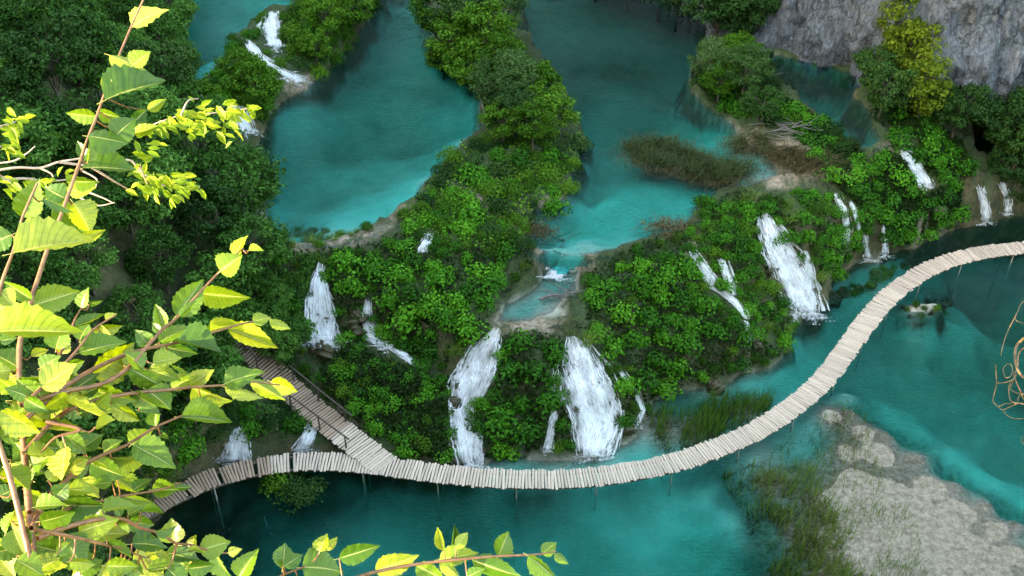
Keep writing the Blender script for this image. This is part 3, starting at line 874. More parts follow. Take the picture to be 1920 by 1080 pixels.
def walkway(name, path, width, pitch, label, maxparts, stepped_until=None):
    pw = spline(proj(path), 400)
    pc = resample(pw, pitch)
    tg = unit(np.gradient(pc, axis=0))
    root = empty(name, tuple(pc[0] * [1, 1, 0]))
    tag(root, label, 'boardwalk', 'timber boardwalks')
    base = np.array(root.location)
    rest = []
    seg = 0
    for i in range(len(pc)):
        p = pc[i].copy()
        if stepped_until is not None:
            k = i % 11
            pxx = to_px(p)[0]
            if pxx < stepped_until:
                if k == 0:
                    continue                                    # dark joint between the stepped panels
                p[2] = pc[max(0, i - k + 5), 2] + .03 * math.sin(i // 11)
        side = np.array([tg[i, 1], -tg[i, 0], 0]); side /= np.linalg.norm(side)
        fw = np.cross(np.array([0, 0, 1.0]), side)
        L = width * random.uniform(.96, 1.07)
        th = pitch * random.uniform(.84, .97)
        p += side * random.uniform(-.06, .06) + np.array([0, 0, random.uniform(-.012, .012)])
        yaw = random.uniform(-.035, .035)
        mtx = Matrix.Translation(p - base) @ Matrix(((side[0], fw[0], 0, 0), (side[1], fw[1], 0, 0), (0, 0, 1, 0), (0, 0, 0, 1))) @ Matrix.Rotation(yaw, 4, 'Z') @ Matrix.Diagonal((L, th, .16, 1))
        if seg < maxparts:
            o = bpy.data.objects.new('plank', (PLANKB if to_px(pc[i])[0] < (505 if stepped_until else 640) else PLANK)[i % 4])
            o.parent = root
            o.matrix_basis = mtx
            COL.objects.link(o)
            seg += 1
        else:
            src = PLANK[i % 4]
            co = np.array([mtx @ v.co for v in src.vertices])
            rest.append((co, [tuple(pp.vertices) for pp in src.polygons]))
    if rest:
        vs, fs, off = [], [], 0
        for co, ff in rest:
            vs.append(co); fs += [tuple(a + off for a in q) for q in ff]; off += len(co)
        m = bpy.data.meshes.new('plank_run')
        m.from_pydata(np.vstack(vs).tolist(), [], fs)
        tag(link('plank_run', m, M['plank'], root), kind='stuff')
    # stringers and piles below the deck
    for sgn in (-1, 1):
        sd = np.stack([tg[:, 1], -tg[:, 0], np.zeros(len(tg))], -1)
        line = (pc + sd * sgn * width * .36)[::4].copy()
        line[:, 2] -= .17
        v, f = tube(line - base, .09, 5)
        link('stringer', mesh_np('stringer', v, f), M['beam'], root)
    for i in range(6, len(pc), 24):
        for sgn in (-1, 1):
            sd = np.array([tg[i, 1], -tg[i, 0], 0])
            p = pc[i] + sd * sgn * width * .40
            g = float(height(p[0], p[1])) - .3
            if p[2] - g < .4:
                continue
            v, f = tube(np.array([[p[0], p[1], g], [p[0] + .02, p[1], (g + p[2]) / 2], [p[0], p[1], p[2] - .1]]) - base, [.045, .045, .05], 6)
            link('pile', mesh_np('pile', v, f), M['pile'], root)
    return root, pc, tg

walk_root, walk_pc, walk_tg = walkway('boardwalk', MAIN, 1.42, .185, 'long curving boardwalk of pale round poles across the turquoise water', 300, 552)
br_root, br_pc, br_tg = walkway('boardwalk', BRANCH, 1.75, .195, 'short boardwalk with dark handrails climbing from the fork to the trees', 120)

def rail(p0, p1, posts, label):
    """handrail: picture points of the top rail at deck height + 1 m, posts as fractions along it"""
    a, b = at(*p0), at(*p1)
    root = empty('handrail', (a[0], a[1], a[2] - 1))
    tag(root, label, 'handrail', 'handrails of the climbing boardwalk')
    base = np.array(root.location)
    mid = (a + b) / 2 + np.array([0, 0, -.03])
    v, f = tube(np.array([a, mid, b]) - base, .05, 6)
    link('top_rail', mesh_np('top_rail', v, f), M['rail'], root)
    for u in posts:
        p = a + (b - a) * u
        v, f = tube(np.array([p + [0, 0, -1.12], p + [0, .01, -.5], p + [0, 0, .04]]) - base, [.06, .055, .05], 6)
        link('post', mesh_np('post', v, f), M['rail'], root)
rail((505, 712, 3.2), (654, 824, 2.0), (.02, .26, .62, .95), 'dark handrail on the pool side of the climbing boardwalk')
rail((541, 684, 3.2), (660, 780, 2.1), (.05, .45, .88), 'dark handrail on the waterfall side of the climbing boardwalk')
rail((428, 598, 5.7), (482, 672, 4.2), (.05, .5, .95), 'dark stair rail half hidden by trees above the climbing boardwalk')

# ------------------------------------------------------------------ waterfalls
ALLFALLS = []
def waterfall(label, path, n, thin=1.0, foam=None, start_spread=.25, group='waterfalls of the tufa barrier'):
    """path: (x, y, half width) in the picture, laid on the ground; strands of white water run down it"""
    P = np.array(path, float)
    ALLFALLS.append(P)
    yy = np.concatenate([[0], np.cumsum(np.linalg.norm(np.diff(P[:, :2], axis=0), axis=1))]); yy /= yy[-1]
    K = max(7, int(np.linalg.norm(P[-1, :2] - P[0, :2]) / 8))
    pos, uvs, faces, edg, off = [], [], [], [], 0
    base = drape(P[-1, 0], P[-1, 1])[0]
    root = empty('waterfall', tuple(base))
    tag(root, label, 'waterfall', group)
    allx, ally = [], []
    S_ = []
    nch = 2 if P[:, 2].max() < 16 else (4 if P[:, 2].max() < 30 else 6)
    chan = np.linspace(-.85, .85, nch) + rng.normal(0, .12, nch); cw = rng.uniform(.05, .17, nch)
    n = int(n * .5)
    for i in range(n):
        if rng.random() < .78:
            ch = rng.integers(len(chan))
            s = chan[ch] + rng.normal(0, cw[ch])
        else:
            s = rng.uniform(-.9, .9)
        t0 = rng.uniform(0, start_spread) if rng.random() < .15 else rng.uniform(0, .95)
        t1 = min(1.0, t0 + rng.uniform(.06, .26)) if rng.random() < .85 else min(1.0, t0 + .45)
        u = np.linspace(t0, t1, K)
        wig = np.cumsum(rng.normal(0, .022, K)); wig -= wig[0]
        x = np.interp(u, yy, P[:, 0]); y = np.interp(u, yy, P[:, 1]); hw = np.interp(u, yy, P[:, 2])
        allx.append(x + (s + wig) * hw); ally.append(y)
        S_.append((rng.uniform(.015, .075) * thin, rng.uniform(.05, .30), rng.random()))
    W3 = drape(np.concatenate(allx), np.concatenate(ally), 0, HS).reshape(n, K, 3)
    right = np.array([1.0, 0, 0])
    for i in range(n):
        w, lift, ph = S_[i]
        c = W3[i].copy()
        c = np.stack([np.convolve(np.pad(c[:, k], 1, mode='edge'), [.25, .5, .25], 'valid') for k in range(3)], -1)
        c[:, 2] += lift; c[:, 1] -= lift * .6
        ww = w * (0.45 + .75 * np.sin(np.linspace(.25, 2.7, K)))[:, None]
        rows = np.stack([c - right * ww, c + np.array([0, -.5, .35]) * ww, c + right * ww], 1)      # a rounded rope of water
        pos.append(rows.reshape(-1, 3) - base)
        ln = np.concatenate([[0], np.cumsum(np.linalg.norm(np.diff(c, axis=0), axis=1))])
        uvs.append(np.stack([np.tile([0, w, 2 * w], K) + ph * 37, np.repeat(ln, 3) + ph * 91], -1)); edg.append(np.tile([.75, 1.15, .75], K))
        b = off + np.arange(K - 1)[:, None] * 3
        faces.append(np.concatenate([b + np.array([[0, 1, 4, 3]]), b + np.array([[1, 2, 5, 4]])]))
        off += K * 3
    for layer in range(2):                                       # the thin body of the fall, torn into streaks
        ns, K2 = max(5, int(P[:, 2].max() / 3)), K + 4
        u = np.linspace(0, 1, K2)
        sv = np.linspace(-1.1, 1.1, ns)
        xx = np.interp(u, yy, P[:, 0])[:, None] + sv[None] * np.interp(u, yy, P[:, 2])[:, None]
        yv_ = np.interp(u, yy, P[:, 1])[:, None] + 0 * sv[None] + 4 * (np.abs(sv[None]) ** 2) * (1 - u[:, None]) + rng.normal(0, 1.0, (K2, ns))
        g3 = drape(xx.ravel(), yv_.ravel(), 0, HS)
        g3[:, 2] += .06 + .08 * layer + rng.uniform(0, .05, len(g3)); g3[:, 1] -= .05 + .12 * layer
        hm = np.interp(u, yy, P[:, 2]) * np.linalg.norm(g3.mean(0) - np.array([0, 0, CAMZ])) / FOC
        ln = np.concatenate([[0], np.cumsum(np.linalg.norm(np.diff(g3.reshape(K2, ns, 3)[:, ns // 2], axis=0), axis=1))])
        pos.append(g3 - base)
        uvs.append(np.stack([(sv[None] * hm[:, None]).ravel() + layer * 17 + P[0, 0], np.repeat(ln, ns) + layer * 31 + P[0, 1]], -1))
        ee = 1.12 - .75 * np.abs(sv[None]) ** 3 - .35 * np.clip(.08 - u[:, None], 0, 1) / .08 - .07 * layer - .45 * np.clip(u[:, None] - .93, 0, 1) / .07
        edg.append((ee + 0 * u[:, None]).ravel())
        b = off + (np.arange(K2 - 1)[:, None] * ns + np.arange(ns - 1)[None]).reshape(-1, 1)
        faces.append(b + np.array([[0, 1, ns + 1, ns]]))
        off += K2 * ns
    V_, F_, UV = np.vstack(pos), np.vstack(faces), np.vstack(uvs)
    me = mesh_np('falling_water', V_, F_, True)
    def setuv(me, UV):
        ul = me.uv_layers.new(name='UVMap')
        vi = np.empty(len(me.loops), np.int32)
        me.loops.foreach_get('vertex_index', vi)
        ul.data.foreach_set('uv', UV[vi].astype(np.float32).ravel())
    setuv(me, UV)
    fattr(me, 'edge', np.concatenate(edg))
    link('falling_water', me, M['foam'], root)
    if foam:                                                     # churned patch where it lands, a low frothy mound
        fx, fy, rx, ry, amp = foam
        rx, ry, fy = rx * 1.4, ry * 1.9, fy + ry * .8
        c = drape(fx, fy)[0]
        nr, na = 7, 26
        vv, uu, ff = [], [], []
        for r in range(nr + 1):
            for a in range(na):
                an = 2 * math.pi * a / na
                q = r / nr
                edge = 1 + .35 * math.sin(an * 3 + fx) + .22 * math.sin(an * 7 + fy) + .12 * math.sin(an * 13)
                x = fx + rx * q * edge * math.cos(an); y = fy + ry * q * edge * math.sin(an)
                vv.append((x, y)); uu.append((x * .035, y * .25))
        vv = np.array(vv)
        w = drape(vv[:, 0], vv[:, 1], .03, HS)
        q = np.repeat(np.arange(nr + 1) / nr, na)
        w[:, 2] += amp * (1 - q) ** 1.2 * (0.6 + .5 * vnoise(vv[:, 0] * .25, vv[:, 1] * .3, 4)) + .02
        for r in range(nr):
            for a in range(na):
                a2 = (a + 1) % na
                ff.append((r * na + a, r * na + a2, (r + 1) * na + a2, (r + 1) * na + a))
        fm = mesh_np('foam', w - base, np.array(ff), True)
        setuv(fm, np.array(uu))
        fattr(fm, 'edge', 1.10 - .70 * q ** 1.3)
        link('foam', fm, M['foam'], root)
    return root

FALLS = [
    ('tall fan-shaped waterfall plunging beside the climbing boardwalk', [(602, 494, 9), (600, 520, 14), (599, 560, 26), (602, 610, 36), (603, 642, 42)], 260, 1.0, (603, 632, 44, 14, .35)),
    ('slim broken waterfall between the mossy rocks near the tall fan fall', [(690, 562, 9), (688, 600, 12), (702, 636, 22), (745, 656, 16), (786, 692, 8)], 80, .8, (720, 645, 22, 8, .12)),
    ('ragged white waterfall left of the round leafy mound', [(930, 616, 13), (908, 655, 32), (888, 705, 44), (866, 770, 28), (874, 825, 34), (882, 874, 26)], 300, .85, (880, 868, 26, 9, .2)),
    ('broad stepped waterfall right of the round leafy mound', [(1074, 632, 18), (1088, 680, 42), (1106, 740, 58), (1122, 795, 52), (1112, 856, 36)], 420, .95, (1112, 846, 34, 11, .3)),
    ('thin trickle at the right edge of the broad stepped waterfall', [(1160, 690, 7), (1192, 735, 8), (1205, 770, 6), (1192, 798, 8)], 30, .7, (1195, 798, 12, 5, .1)),
    ('small spout under the round leafy mound at the water', [(1040, 770, 8), (1032, 805, 9), (1026, 845, 12)], 30, .7, (1026, 844, 14, 6, .1)),
    ('slanting narrow waterfall over bare tufa', [(1292, 466, 7), (1318, 500, 13), (1342, 540, 18), (1378, 566, 13), (1398, 600, 7)], 110, .85, None),
    ('steep thin waterfall joining the slanting narrow one', [(1352, 484, 9), (1362, 515, 11), (1376, 556, 9)], 60, .8, None),
    ('little drip ending on a tan ledge below the slanting fall', [(1396, 600, 4), (1403, 625, 6), (1405, 638, 9)], 24, .6, (1404, 636, 10, 4, .06)),
    ('largest gushing white waterfall beside the orange rock', [(1432, 402, 12), (1444, 432, 24), (1466, 478, 36), (1492, 530, 36), (1512, 585, 32)], 380, 1.0, (1514, 578, 36, 14, .35)),
    ('twin narrow strands beside the largest waterfall', [(1508, 470, 8), (1516, 505, 11), (1522, 545, 11)], 60, .8, None),
    ('thin stream behind the mossy overhang', [(1566, 362, 7), (1582, 395, 9), (1588, 430, 10), (1586, 466, 8)], 60, .75, None),
    ('faint thread of water over brown moss', [(1594, 378, 6), (1606, 412, 7), (1612, 440, 5)], 24, .6, None),
    ('single short white thread dropping from the brown moss wall', [(1620, 440, 4), (1624, 465, 5), (1626, 486, 8)], 24, .7, (1628, 486, 22, 4, .08)),
    ('slim white spout at the end of the moss wall', [(1654, 424, 4), (1657, 450, 6), (1660, 478, 9)], 30, .7, (1660, 478, 14, 5, .1)),
    ('stepped cascade below the dark cliff pool', [(1688, 280, 8), (1708, 302, 14), (1722, 325, 16), (1734, 348, 18)], 110, .85, (1730, 346, 20, 6, .12)),
    ('forked cascade under shaded trees by the far boardwalk', [(1834, 348, 8), (1844, 380, 8), (1848, 416, 12)], 60, .8, (1848, 414, 16, 5, .1)),
    ('smaller fork of the shaded cascade nearest the picture edge', [(1876, 342, 8), (1888, 372, 7), (1888, 400, 9)], 40, .7, (1888, 400, 12, 4, .08)),
    ('upper fan of the far cascade spilling from the high lake', [(512, 22, 14), (508, 52, 22), (518, 90, 14)], 90, 1.0, (518, 84, 16, 8, .2)),
    ('lower run of the far cascade ending in the round lake', [(462, 72, 12), (482, 104, 10), (515, 128, 12), (545, 144, 16), (572, 150, 14)], 130, 1.0, (552, 143, 28, 8, .2)),
    ('white fall at the lake edge behind the sunlit twig', [(448, 196, 20), (455, 222, 22), (462, 248, 22)], 120, 1.0, (460, 242, 26, 9, .25)),
    ('weak cascade in deep shade behind the stepped end of the boardwalk', [(452, 800, 16), (446, 830, 26), (440, 866, 38)], 90, .7, (425, 862, 22, 6, .08)),
    ('small cascade running under the fork of the boardwalks', [(588, 786, 9), (582, 812, 14), (566, 846, 24)], 70, .8, (568, 844, 24, 6, .1)),
    ('short white rapid tucked among bushes below the dike', [(806, 438, 10), (798, 456, 13), (792, 476, 10)], 60, .9, None),
    ('low white rapid pouring into the milky pool', [(1050, 500, 24), (1044, 512, 22), (1038, 524, 14)], 70, .9, (1042, 514, 26, 7, .08)),
]
for lab, path, n, th, fo in FALLS:
    waterfall(lab, path, n, th, fo)

def near_fall(pxy, pad):
    r = np.zeros(len(pxy), bool)
    for P in ALLFALLS:
        for a, b in zip(P[:-1], P[1:]):
            ab = b[:2] - a[:2]
            t = np.clip(((pxy - a[:2]) @ ab) / max(ab @ ab, 1e-6), 0, 1)
            d = np.linalg.norm(pxy - (a[:2] + t[:, None] * ab), axis=1)
            r |= d < (a[2] + (b[2] - a[2]) * t) * .95 + pad
    return r
WALKPX = [np.array([(x, y) for x, y, _ in MAIN], float), np.array([(x, y) for x, y, _ in BRANCH], float)]
def near_walk(pxy, pad):
    return np.minimum(seg_dist(pxy, WALKPX[0]), seg_dist(pxy, WALKPX[1])) < pad

# ------------------------------------------------------------------ landmarks used to tell look-alike plants apart
MARKS = [('the tall fan-shaped waterfall', 602, 560), ('the slim broken waterfall', 700, 620), ('the ragged white waterfall', 885, 740), ('the broad stepped waterfall', 1105, 745),
         ('the slanting narrow waterfall', 1340, 530), ('the largest gushing waterfall', 1475, 490), ('the milky little pool', 1000, 570), ('the mossy overhang', 1550, 480),
         ('the brown moss wall', 1640, 440), ('the stepped cascade below the cliff pool', 1715, 315), ('the forked shaded cascade', 1845, 380), ('the far cascade', 510, 70),
         ('the tan dike', 640, 445), ('the white rapid below the dike', 798, 458), ('the grassy tussock island', 1280, 300), ('the dark cliff pool', 1560, 180), ('the yellow tree', 1710, 120),
         ('the pale willow', 965, 170), ('the fallen grey log', 910, 210), ('the bare lake-shore point', 1040, 370), ('the fork of the boardwalks', 700, 830), ('the climbing boardwalk', 610, 760),
         ('the driftwood heap', 1480, 255), ('the reed bed behind the boardwalk', 1300, 770), ('the stepped end of the boardwalk', 420, 870), ('the weak shaded cascade', 445, 830), ('the grey cliff foot', 1500, 90), ('the round leafy mound', 990, 730),
         ('the leafy bank above the dike stream', 900, 480), ('the shady right edge', 1900, 270), ('the high lake', 420, 90)]
ORD = ['nearest', 'second nearest', 'third nearest', 'fourth nearest', 'fifth nearest', 'sixth nearest', 'seventh nearest', 'eighth nearest', 'ninth nearest', 'tenth nearest', 'eleventh nearest', 'twelfth nearest', '13th nearest', '14th nearest', '15th nearest', '16th nearest', '17th nearest', '18th nearest', '19th nearest', '20th nearest'] + [f'{k}{"st" if k % 10 == 1 else "nd" if k % 10 == 2 else "rd" if k % 10 == 3 else "th"} nearest' for k in range(21, 60)]
def name_apart(objs, look, cat, group):
    """objs: [(object, px, py)]: each gets the nearest landmark and its rank from it"""
    mk = np.array([(x, y) for _, x, y in MARKS], float)
    by = {}
    for o, x, y in objs:
        d = np.hypot(mk[:, 0] - x, mk[:, 1] - y)
        i = int(d.argmin())
        by.setdefault(i, []).append((d[i], o))
    for i, lst in by.items():
        lst.sort(key=lambda q: q[0])
        for r, (d, o) in enumerate(lst):
            if r < len(ORD):
                tag(o, f'{look}, {ORD[r]} to {MARKS[i][0]}', cat, group)
            else:
                tag(o, f'{look} farther off around {MARKS[i][0]}', cat, group)

# ------------------------------------------------------------------ shrubs
def variants(name, k, fn, m):
    out = []
    for _ in range(k):
        v, f = fn()
        me = mesh_np(name, v, f)
        me.materials.append(m)
        out.append(me)
    return out
SH = {
    'butterbur': variants('butterbur_clump', 6, lambda: dome_shrub(620, .066, 9, .95, 'hex', .35, .42), M['butterbur']),
    'bush': variants('bush_clump', 5, lambda: dome_shrub(950, .062, 9, .95, 'quad', .25, .6), M['bush']),
    'willow': variants('willow_clump', 4, lambda: dome_shrub(1000, .075, 9, .95, 'quad', .3, .8), M['willow']),
    'dark': variants('dark_clump', 4, lambda: dome_shrub(900, .066, 8, .85, 'quad', .5, .7), M['darktree']),
}
def tuft():
    c = np.zeros((150, 3)); c[:, :2] = rng.normal(0, .22, (150, 2))
    return blades(c, rng.uniform(.5, 1.0, 150), .022, .75, .6)
SH['tuft'] = variants('grass_tuft', 4, tuft, M['reed'])
SH['drytuft'] = variants('dry_tuft', 3, tuft, M['dryreed'])
LOOK = {'butterbur': ('broad_leaved_bush', 'broad-leaved green bush', 'bush'), 'bush': ('small_leaved_shrub', 'small-leaved green shrub', 'shrub'),
        'willow': ('willow_bush', 'pale grey-green willow bush', 'bush'), 'dark': ('dark_shrub', 'dark green shrub', 'shrub'), 'tuft': ('grass_tuft', 'green grass tuft', 'grass tuft'), 'drytuft': ('dry_grass_tuft', 'tan dry grass tuft', 'grass tuft')}
PLACED = []
SHRUBS = {}
def shrub(kind, p, r, px=None):
    o = bpy.data.objects.new(LOOK[kind][0], random.choice(SH[kind]))
    o.location = (p[0], p[1], p[2])
    o.rotation_euler = (random.uniform(-.12, .12), random.uniform(-.12, .12), random.uniform(0, 6.28))
    o.scale = (r * random.uniform(.9, 1.15), r * random.uniform(.9, 1.15), r * random.uniform(.85, 1.2))
    COL.objects.link(o)
    q = to_px(np.array(p) + np.array([0, 0, r * .4]))
    SHRUBS.setdefault(kind, []).append((o, float(q[0]), float(q[1])))
    return o

def scatter(poly, kinds, rmin, rmax, space, tries, pad=-3, lake_ok=False, cap=999):
    """kinds: [(kind, weight)]; plants spaced over the ground seen inside a picture polygon"""
    P = np.array(poly, float)
    lo, hi = P.min(0), P.max(0)
    c = rng.uniform(lo, hi, (tries, 2))
    c = c[inside(c, P)]
    c = c[~near_fall(c, pad)]
    c = c[~near_walk(c, 24)]
    if not len(c): return
    r = rng.uniform(rmin, rmax, len(c))
    w = drape(c[:, 0], c[:, 1], .45 * (rmin + rmax) / 2)
    g = height(w[:, 0], w[:, 1])
    n = 0
    names_ = [k for k, _ in kinds]; ws = np.array([x for _, x in kinds], float); ws /= ws.sum()
    for i in range(len(c)):
        x, y = w[i, 0], w[i, 1]
        if not lake_ok:
            fx, fy = int((x - X0) / CELL), int((y - Y0) / CELL)
            if 0 <= fx < nx and 0 <= fy < ny and bed[fy * nx + fx] > .3:
                continue
        if any((x - a) ** 2 + (y - b) ** 2 + (g[i] - z) ** 2 * .6 < (space * .55 * (r[i] + rr)) ** 2 for a, b, z, rr in PLACED):
            continue
        PLACED.append((x, y, g[i], r[i]))
        shrub(names_[int(rng.choice(len(names_), p=ws))], (x, y, g[i] - .12 * r[i]), r[i])
        n += 1
        if n >= cap: break

FRONT = [(495, 478), (620, 470), (760, 440), (880, 445), (985, 480), (1000, 500), (930, 545), (915, 600), (930, 630), (1060, 630), (1098, 590), (1100, 515), (1200, 455), (1290, 440), (1310, 385), (1390, 355), (1430, 370), (1560, 360), (1640, 410),
         (1600, 470), (1560, 500), (1540, 540), (1490, 560), (1480, 660), (1400, 692), (1330, 716), (1230, 736), (1210, 790), (1160, 828), (1010, 842), (900, 866), (850, 866), (620, 700), (650, 655), (560, 640), (490, 560)]
scatter([(925, 625), (1050, 640), (1060, 760), (1000, 850), (920, 850), (915, 750)], [('butterbur', 1)], 1.2, 1.6, .95, 300, 8)
scatter([(640, 480), (920, 500), (920, 610), (800, 600), (640, 560)], [('butterbur', 1)], 1.1, 1.6, 1.0, 500)
scatter([(1100, 520), (1280, 470), (1350, 600), (1230, 730), (1120, 660)], [('butterbur', 1)], 1.0, 1.5, 1.0, 500)
scatter(FRONT, [('butterbur', .62), ('bush', .28), ('tuft', .10)], .5, 1.15, .95, 2600)
scatter([(600, 690), (640, 655), (760, 690), (840, 740), (855, 862), (760, 845), (680, 780), (610, 730)], [('butterbur', .8), ('bush', .2)], .8, 1.25, .95, 500)
scatter([(600, 690), (650, 660), (770, 690), (850, 740), (860, 866), (760, 850), (670, 780), (600, 720)], [('butterbur', .6), ('bush', .4)], .5, .9, .85, 600)
scatter([(1310, 380), (1400, 352), (1420, 380), (1400, 480), (1330, 450)], [('butterbur', 1)], .7, 1.0, .9, 200)
scatter([(1440, 375), (1560, 395), (1580, 500), (1540, 520), (1480, 430)], [('butterbur', 1)], .9, 1.3, .9, 300)
scatter([(1310, 370), (1560, 350), (1640, 420), (1560, 520), (1480, 640), (1390, 690), (1330, 560), (1300, 480)], [('bush', .5), ('butterbur', .5)], .5, .95, .8, 900)
RIGHT = [(1560, 300), (1620, 270), (1690, 300), (1740, 360), (1800, 350), (1800, 405), (1700, 458), (1640, 420), (1570, 350)]
scatter(RIGHT, [('butterbur', .8), ('dark', .2)], .8, 1.3, .9, 700)
scatter([(1640, 190), (1720, 215), (1800, 270), (1830, 330), (1800, 350), (1740, 320), (1690, 265)], [('butterbur', .85), ('dark', .15)], .9, 1.4, .9, 500)
scatter([(1290, 140), (1380, 75), (1450, 125), (1470, 185), (1550, 215), (1600, 262), (1560, 300), (1480, 225), (1330, 190)], [('butterbur', .35), ('bush', .35), ('dark', .3)], .8, 1.4, .9, 600)
scatter([(1460, 210), (1560, 215), (1640, 300), (1560, 320)], [('butterbur', .8), ('bush', .2)], .7, 1.1, .9, 300)
STRIP = [(840, 280), (910, 250), (1000, 250), (1100, 250), (1080, 330), (1050, 380), (990, 410), (980, 480), (900, 470), (770, 440), (745, 405), (800, 350)]
scatter(STRIP, [('bush', .45), ('butterbur', .27), ('willow', .10), ('dark', .18)], .7, 1.6, .95, 2200, cap=120)
scatter([(760, 400), (860, 380), (980, 440), (980, 500), (860, 480), (760, 450)], [('bush', .35), ('butterbur', .65)], .8, 1.2, .9, 300)
scatter([(545, -30), (720, -30), (655, 80), (590, 140), (545, 120), (535, 60)], [('bush', .6), ('dark', .25), ('butterbur', .15)], .9, 1.5, .85, 400)
scatter([(405, 130), (450, 105), (510, 130), (515, 190), (490, 215), (430, 190), (370, 170)], [('bush', .5), ('butterbur', .5)], .9, 1.5, .85, 300)
scatter([(415, 45), (530, 10), (545, 100), (520, 125), (470, 60), (430, 105)], [('bush', .7), ('butterbur', .3)], .6, 1.0, .85, 160)
scatter([(1540, 548), (1590, 560), (1640, 532), (1700, 490), (1640, 502), (1600, 530)], [('bush', .6), ('tuft', .4)], .5, .8, .9, 200, lake_ok=True)
scatter([(1690, 570), (1780, 556), (1785, 582), (1700, 596)], [('drytuft', .6), ('bush', .4)], .35, .6, .9, 200, lake_ok=True)
scatter([(320, 780), (420, 735), (540, 755), (600, 780), (560, 800), (480, 800), (390, 830), (330, 880)], [('dark', .6), ('butterbur', .4)], .8, 1.3, .85, 400)
scatter([(480, 500), (580, 490), (570, 620), (520, 680), (470, 640)], [('dark', .6), ('bush', .4)], .9, 1.4, .85, 300)
scatter([(530, 640), (640, 660), (640, 700), (580, 720)], [('bush', 1)], .5, .9, .9, 120)
scatter([(1820, 250), (1920, 230), (1960, 380), (1890, 360), (1880, 290)], [('dark', .8), ('butterbur', .2)], .9, 1.5, .85, 300)
scatter([(1420, 85), (1640, 145), (1640, 160), (1420, 105)], [('dark', 1)], .5, .9, 1.3, 120)
scatter([(500, 425), (600, 428), (700, 415), (690, 430), (600, 455), (500, 455)], [('tuft', .5), ('bush', .5)], .4, .7, 1.1, 80, lake_ok=True)
scatter([(-40, 820), (200, 800), (330, 850), (330, 905), (270, 950), (180, 1100), (-40, 1100)], [('dark', .5), ('bush', .5)], .8, 1.5, .85, 500)
for x, y, r in [(520, 905, 1.3), (555, 915, 1.5), (580, 912, 1.2), (505, 890, 1.0), (545, 895, 1.0)]:
    w = at(x, y, .6)
    shrub('dark' if x > 540 else 'bush', (w[0], w[1], max(-.1, float(height(w[0], w[1])))), r)
for k, lst in SHRUBS.items():
    name_apart(lst, LOOK[k][1], LOOK[k][2], LOOK[k][1] + ' plants on the banks')

# low ground cover between the shrubs
def ground_cover(name, polys, n, size, m, label, lift=.05, cover='hex'):
    C = []
    for P in polys:
        P = np.array(P, float)
        lo, hi = P.min(0), P.max(0)
        c = rng.uniform(lo, hi, (n, 2))
        c = c[inside(c, P)]
        c = c[~near_fall(c, 1)]
        c = c[~near_walk(c, 17)]
        w = drape(c[:, 0], c[:, 1])
        fx = np.clip(((w[:, 0] - X0) / CELL).astype(int), 0, nx - 1); fy = np.clip(((w[:, 1] - Y0) / CELL).astype(int), 0, ny - 1)
        ok = bed[fy * nx + fx] < .3
        ok &= fbm(w[:, 0] * .5, w[:, 1] * .5, 77) > -.24
        w = w[ok]
        w[:, 2] += rng.uniform(lift, lift + .35, len(w))
        w[:, 1] -= rng.uniform(0, .25, len(w))
        C.append(w)
    C = np.vstack(C)
    nn = np.tile(np.array([0, -.45, .8]), (len(C), 1)) + rng.normal(size=C.shape) * .55
    v, f = leaf_cloud(C, nn, size * rng.uniform(.6, 1.3, len(C)), cover)
    o = link(name, mesh_np(name, v, f), m)
    tag(o, label, 'ground cover', kind='stuff')
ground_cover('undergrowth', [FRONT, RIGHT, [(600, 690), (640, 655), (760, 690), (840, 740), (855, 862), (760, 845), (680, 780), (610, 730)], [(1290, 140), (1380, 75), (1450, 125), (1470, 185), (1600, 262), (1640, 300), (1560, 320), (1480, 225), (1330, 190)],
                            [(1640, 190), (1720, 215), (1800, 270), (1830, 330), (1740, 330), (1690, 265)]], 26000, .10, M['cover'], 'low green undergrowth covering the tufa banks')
ground_cover('undergrowth', [STRIP], 4500, .085, M['bush'], 'low mixed grass and herbs on the strip between the two lakes')
ground_cover('undergrowth', [[(300, 700), (480, 600), (560, 640), (540, 760), (600, 790), (400, 840), (320, 900)], [(545, -30), (720, -30), (655, 80), (590, 140), (535, 60)], [(400, 120), (515, 120), (515, 200), (430, 200)], [(470, 480), (600, 480), (570, 640), (480, 620)]], 7000, .08, M['forest'], 'dark low undergrowth on the shaded slope and far island')

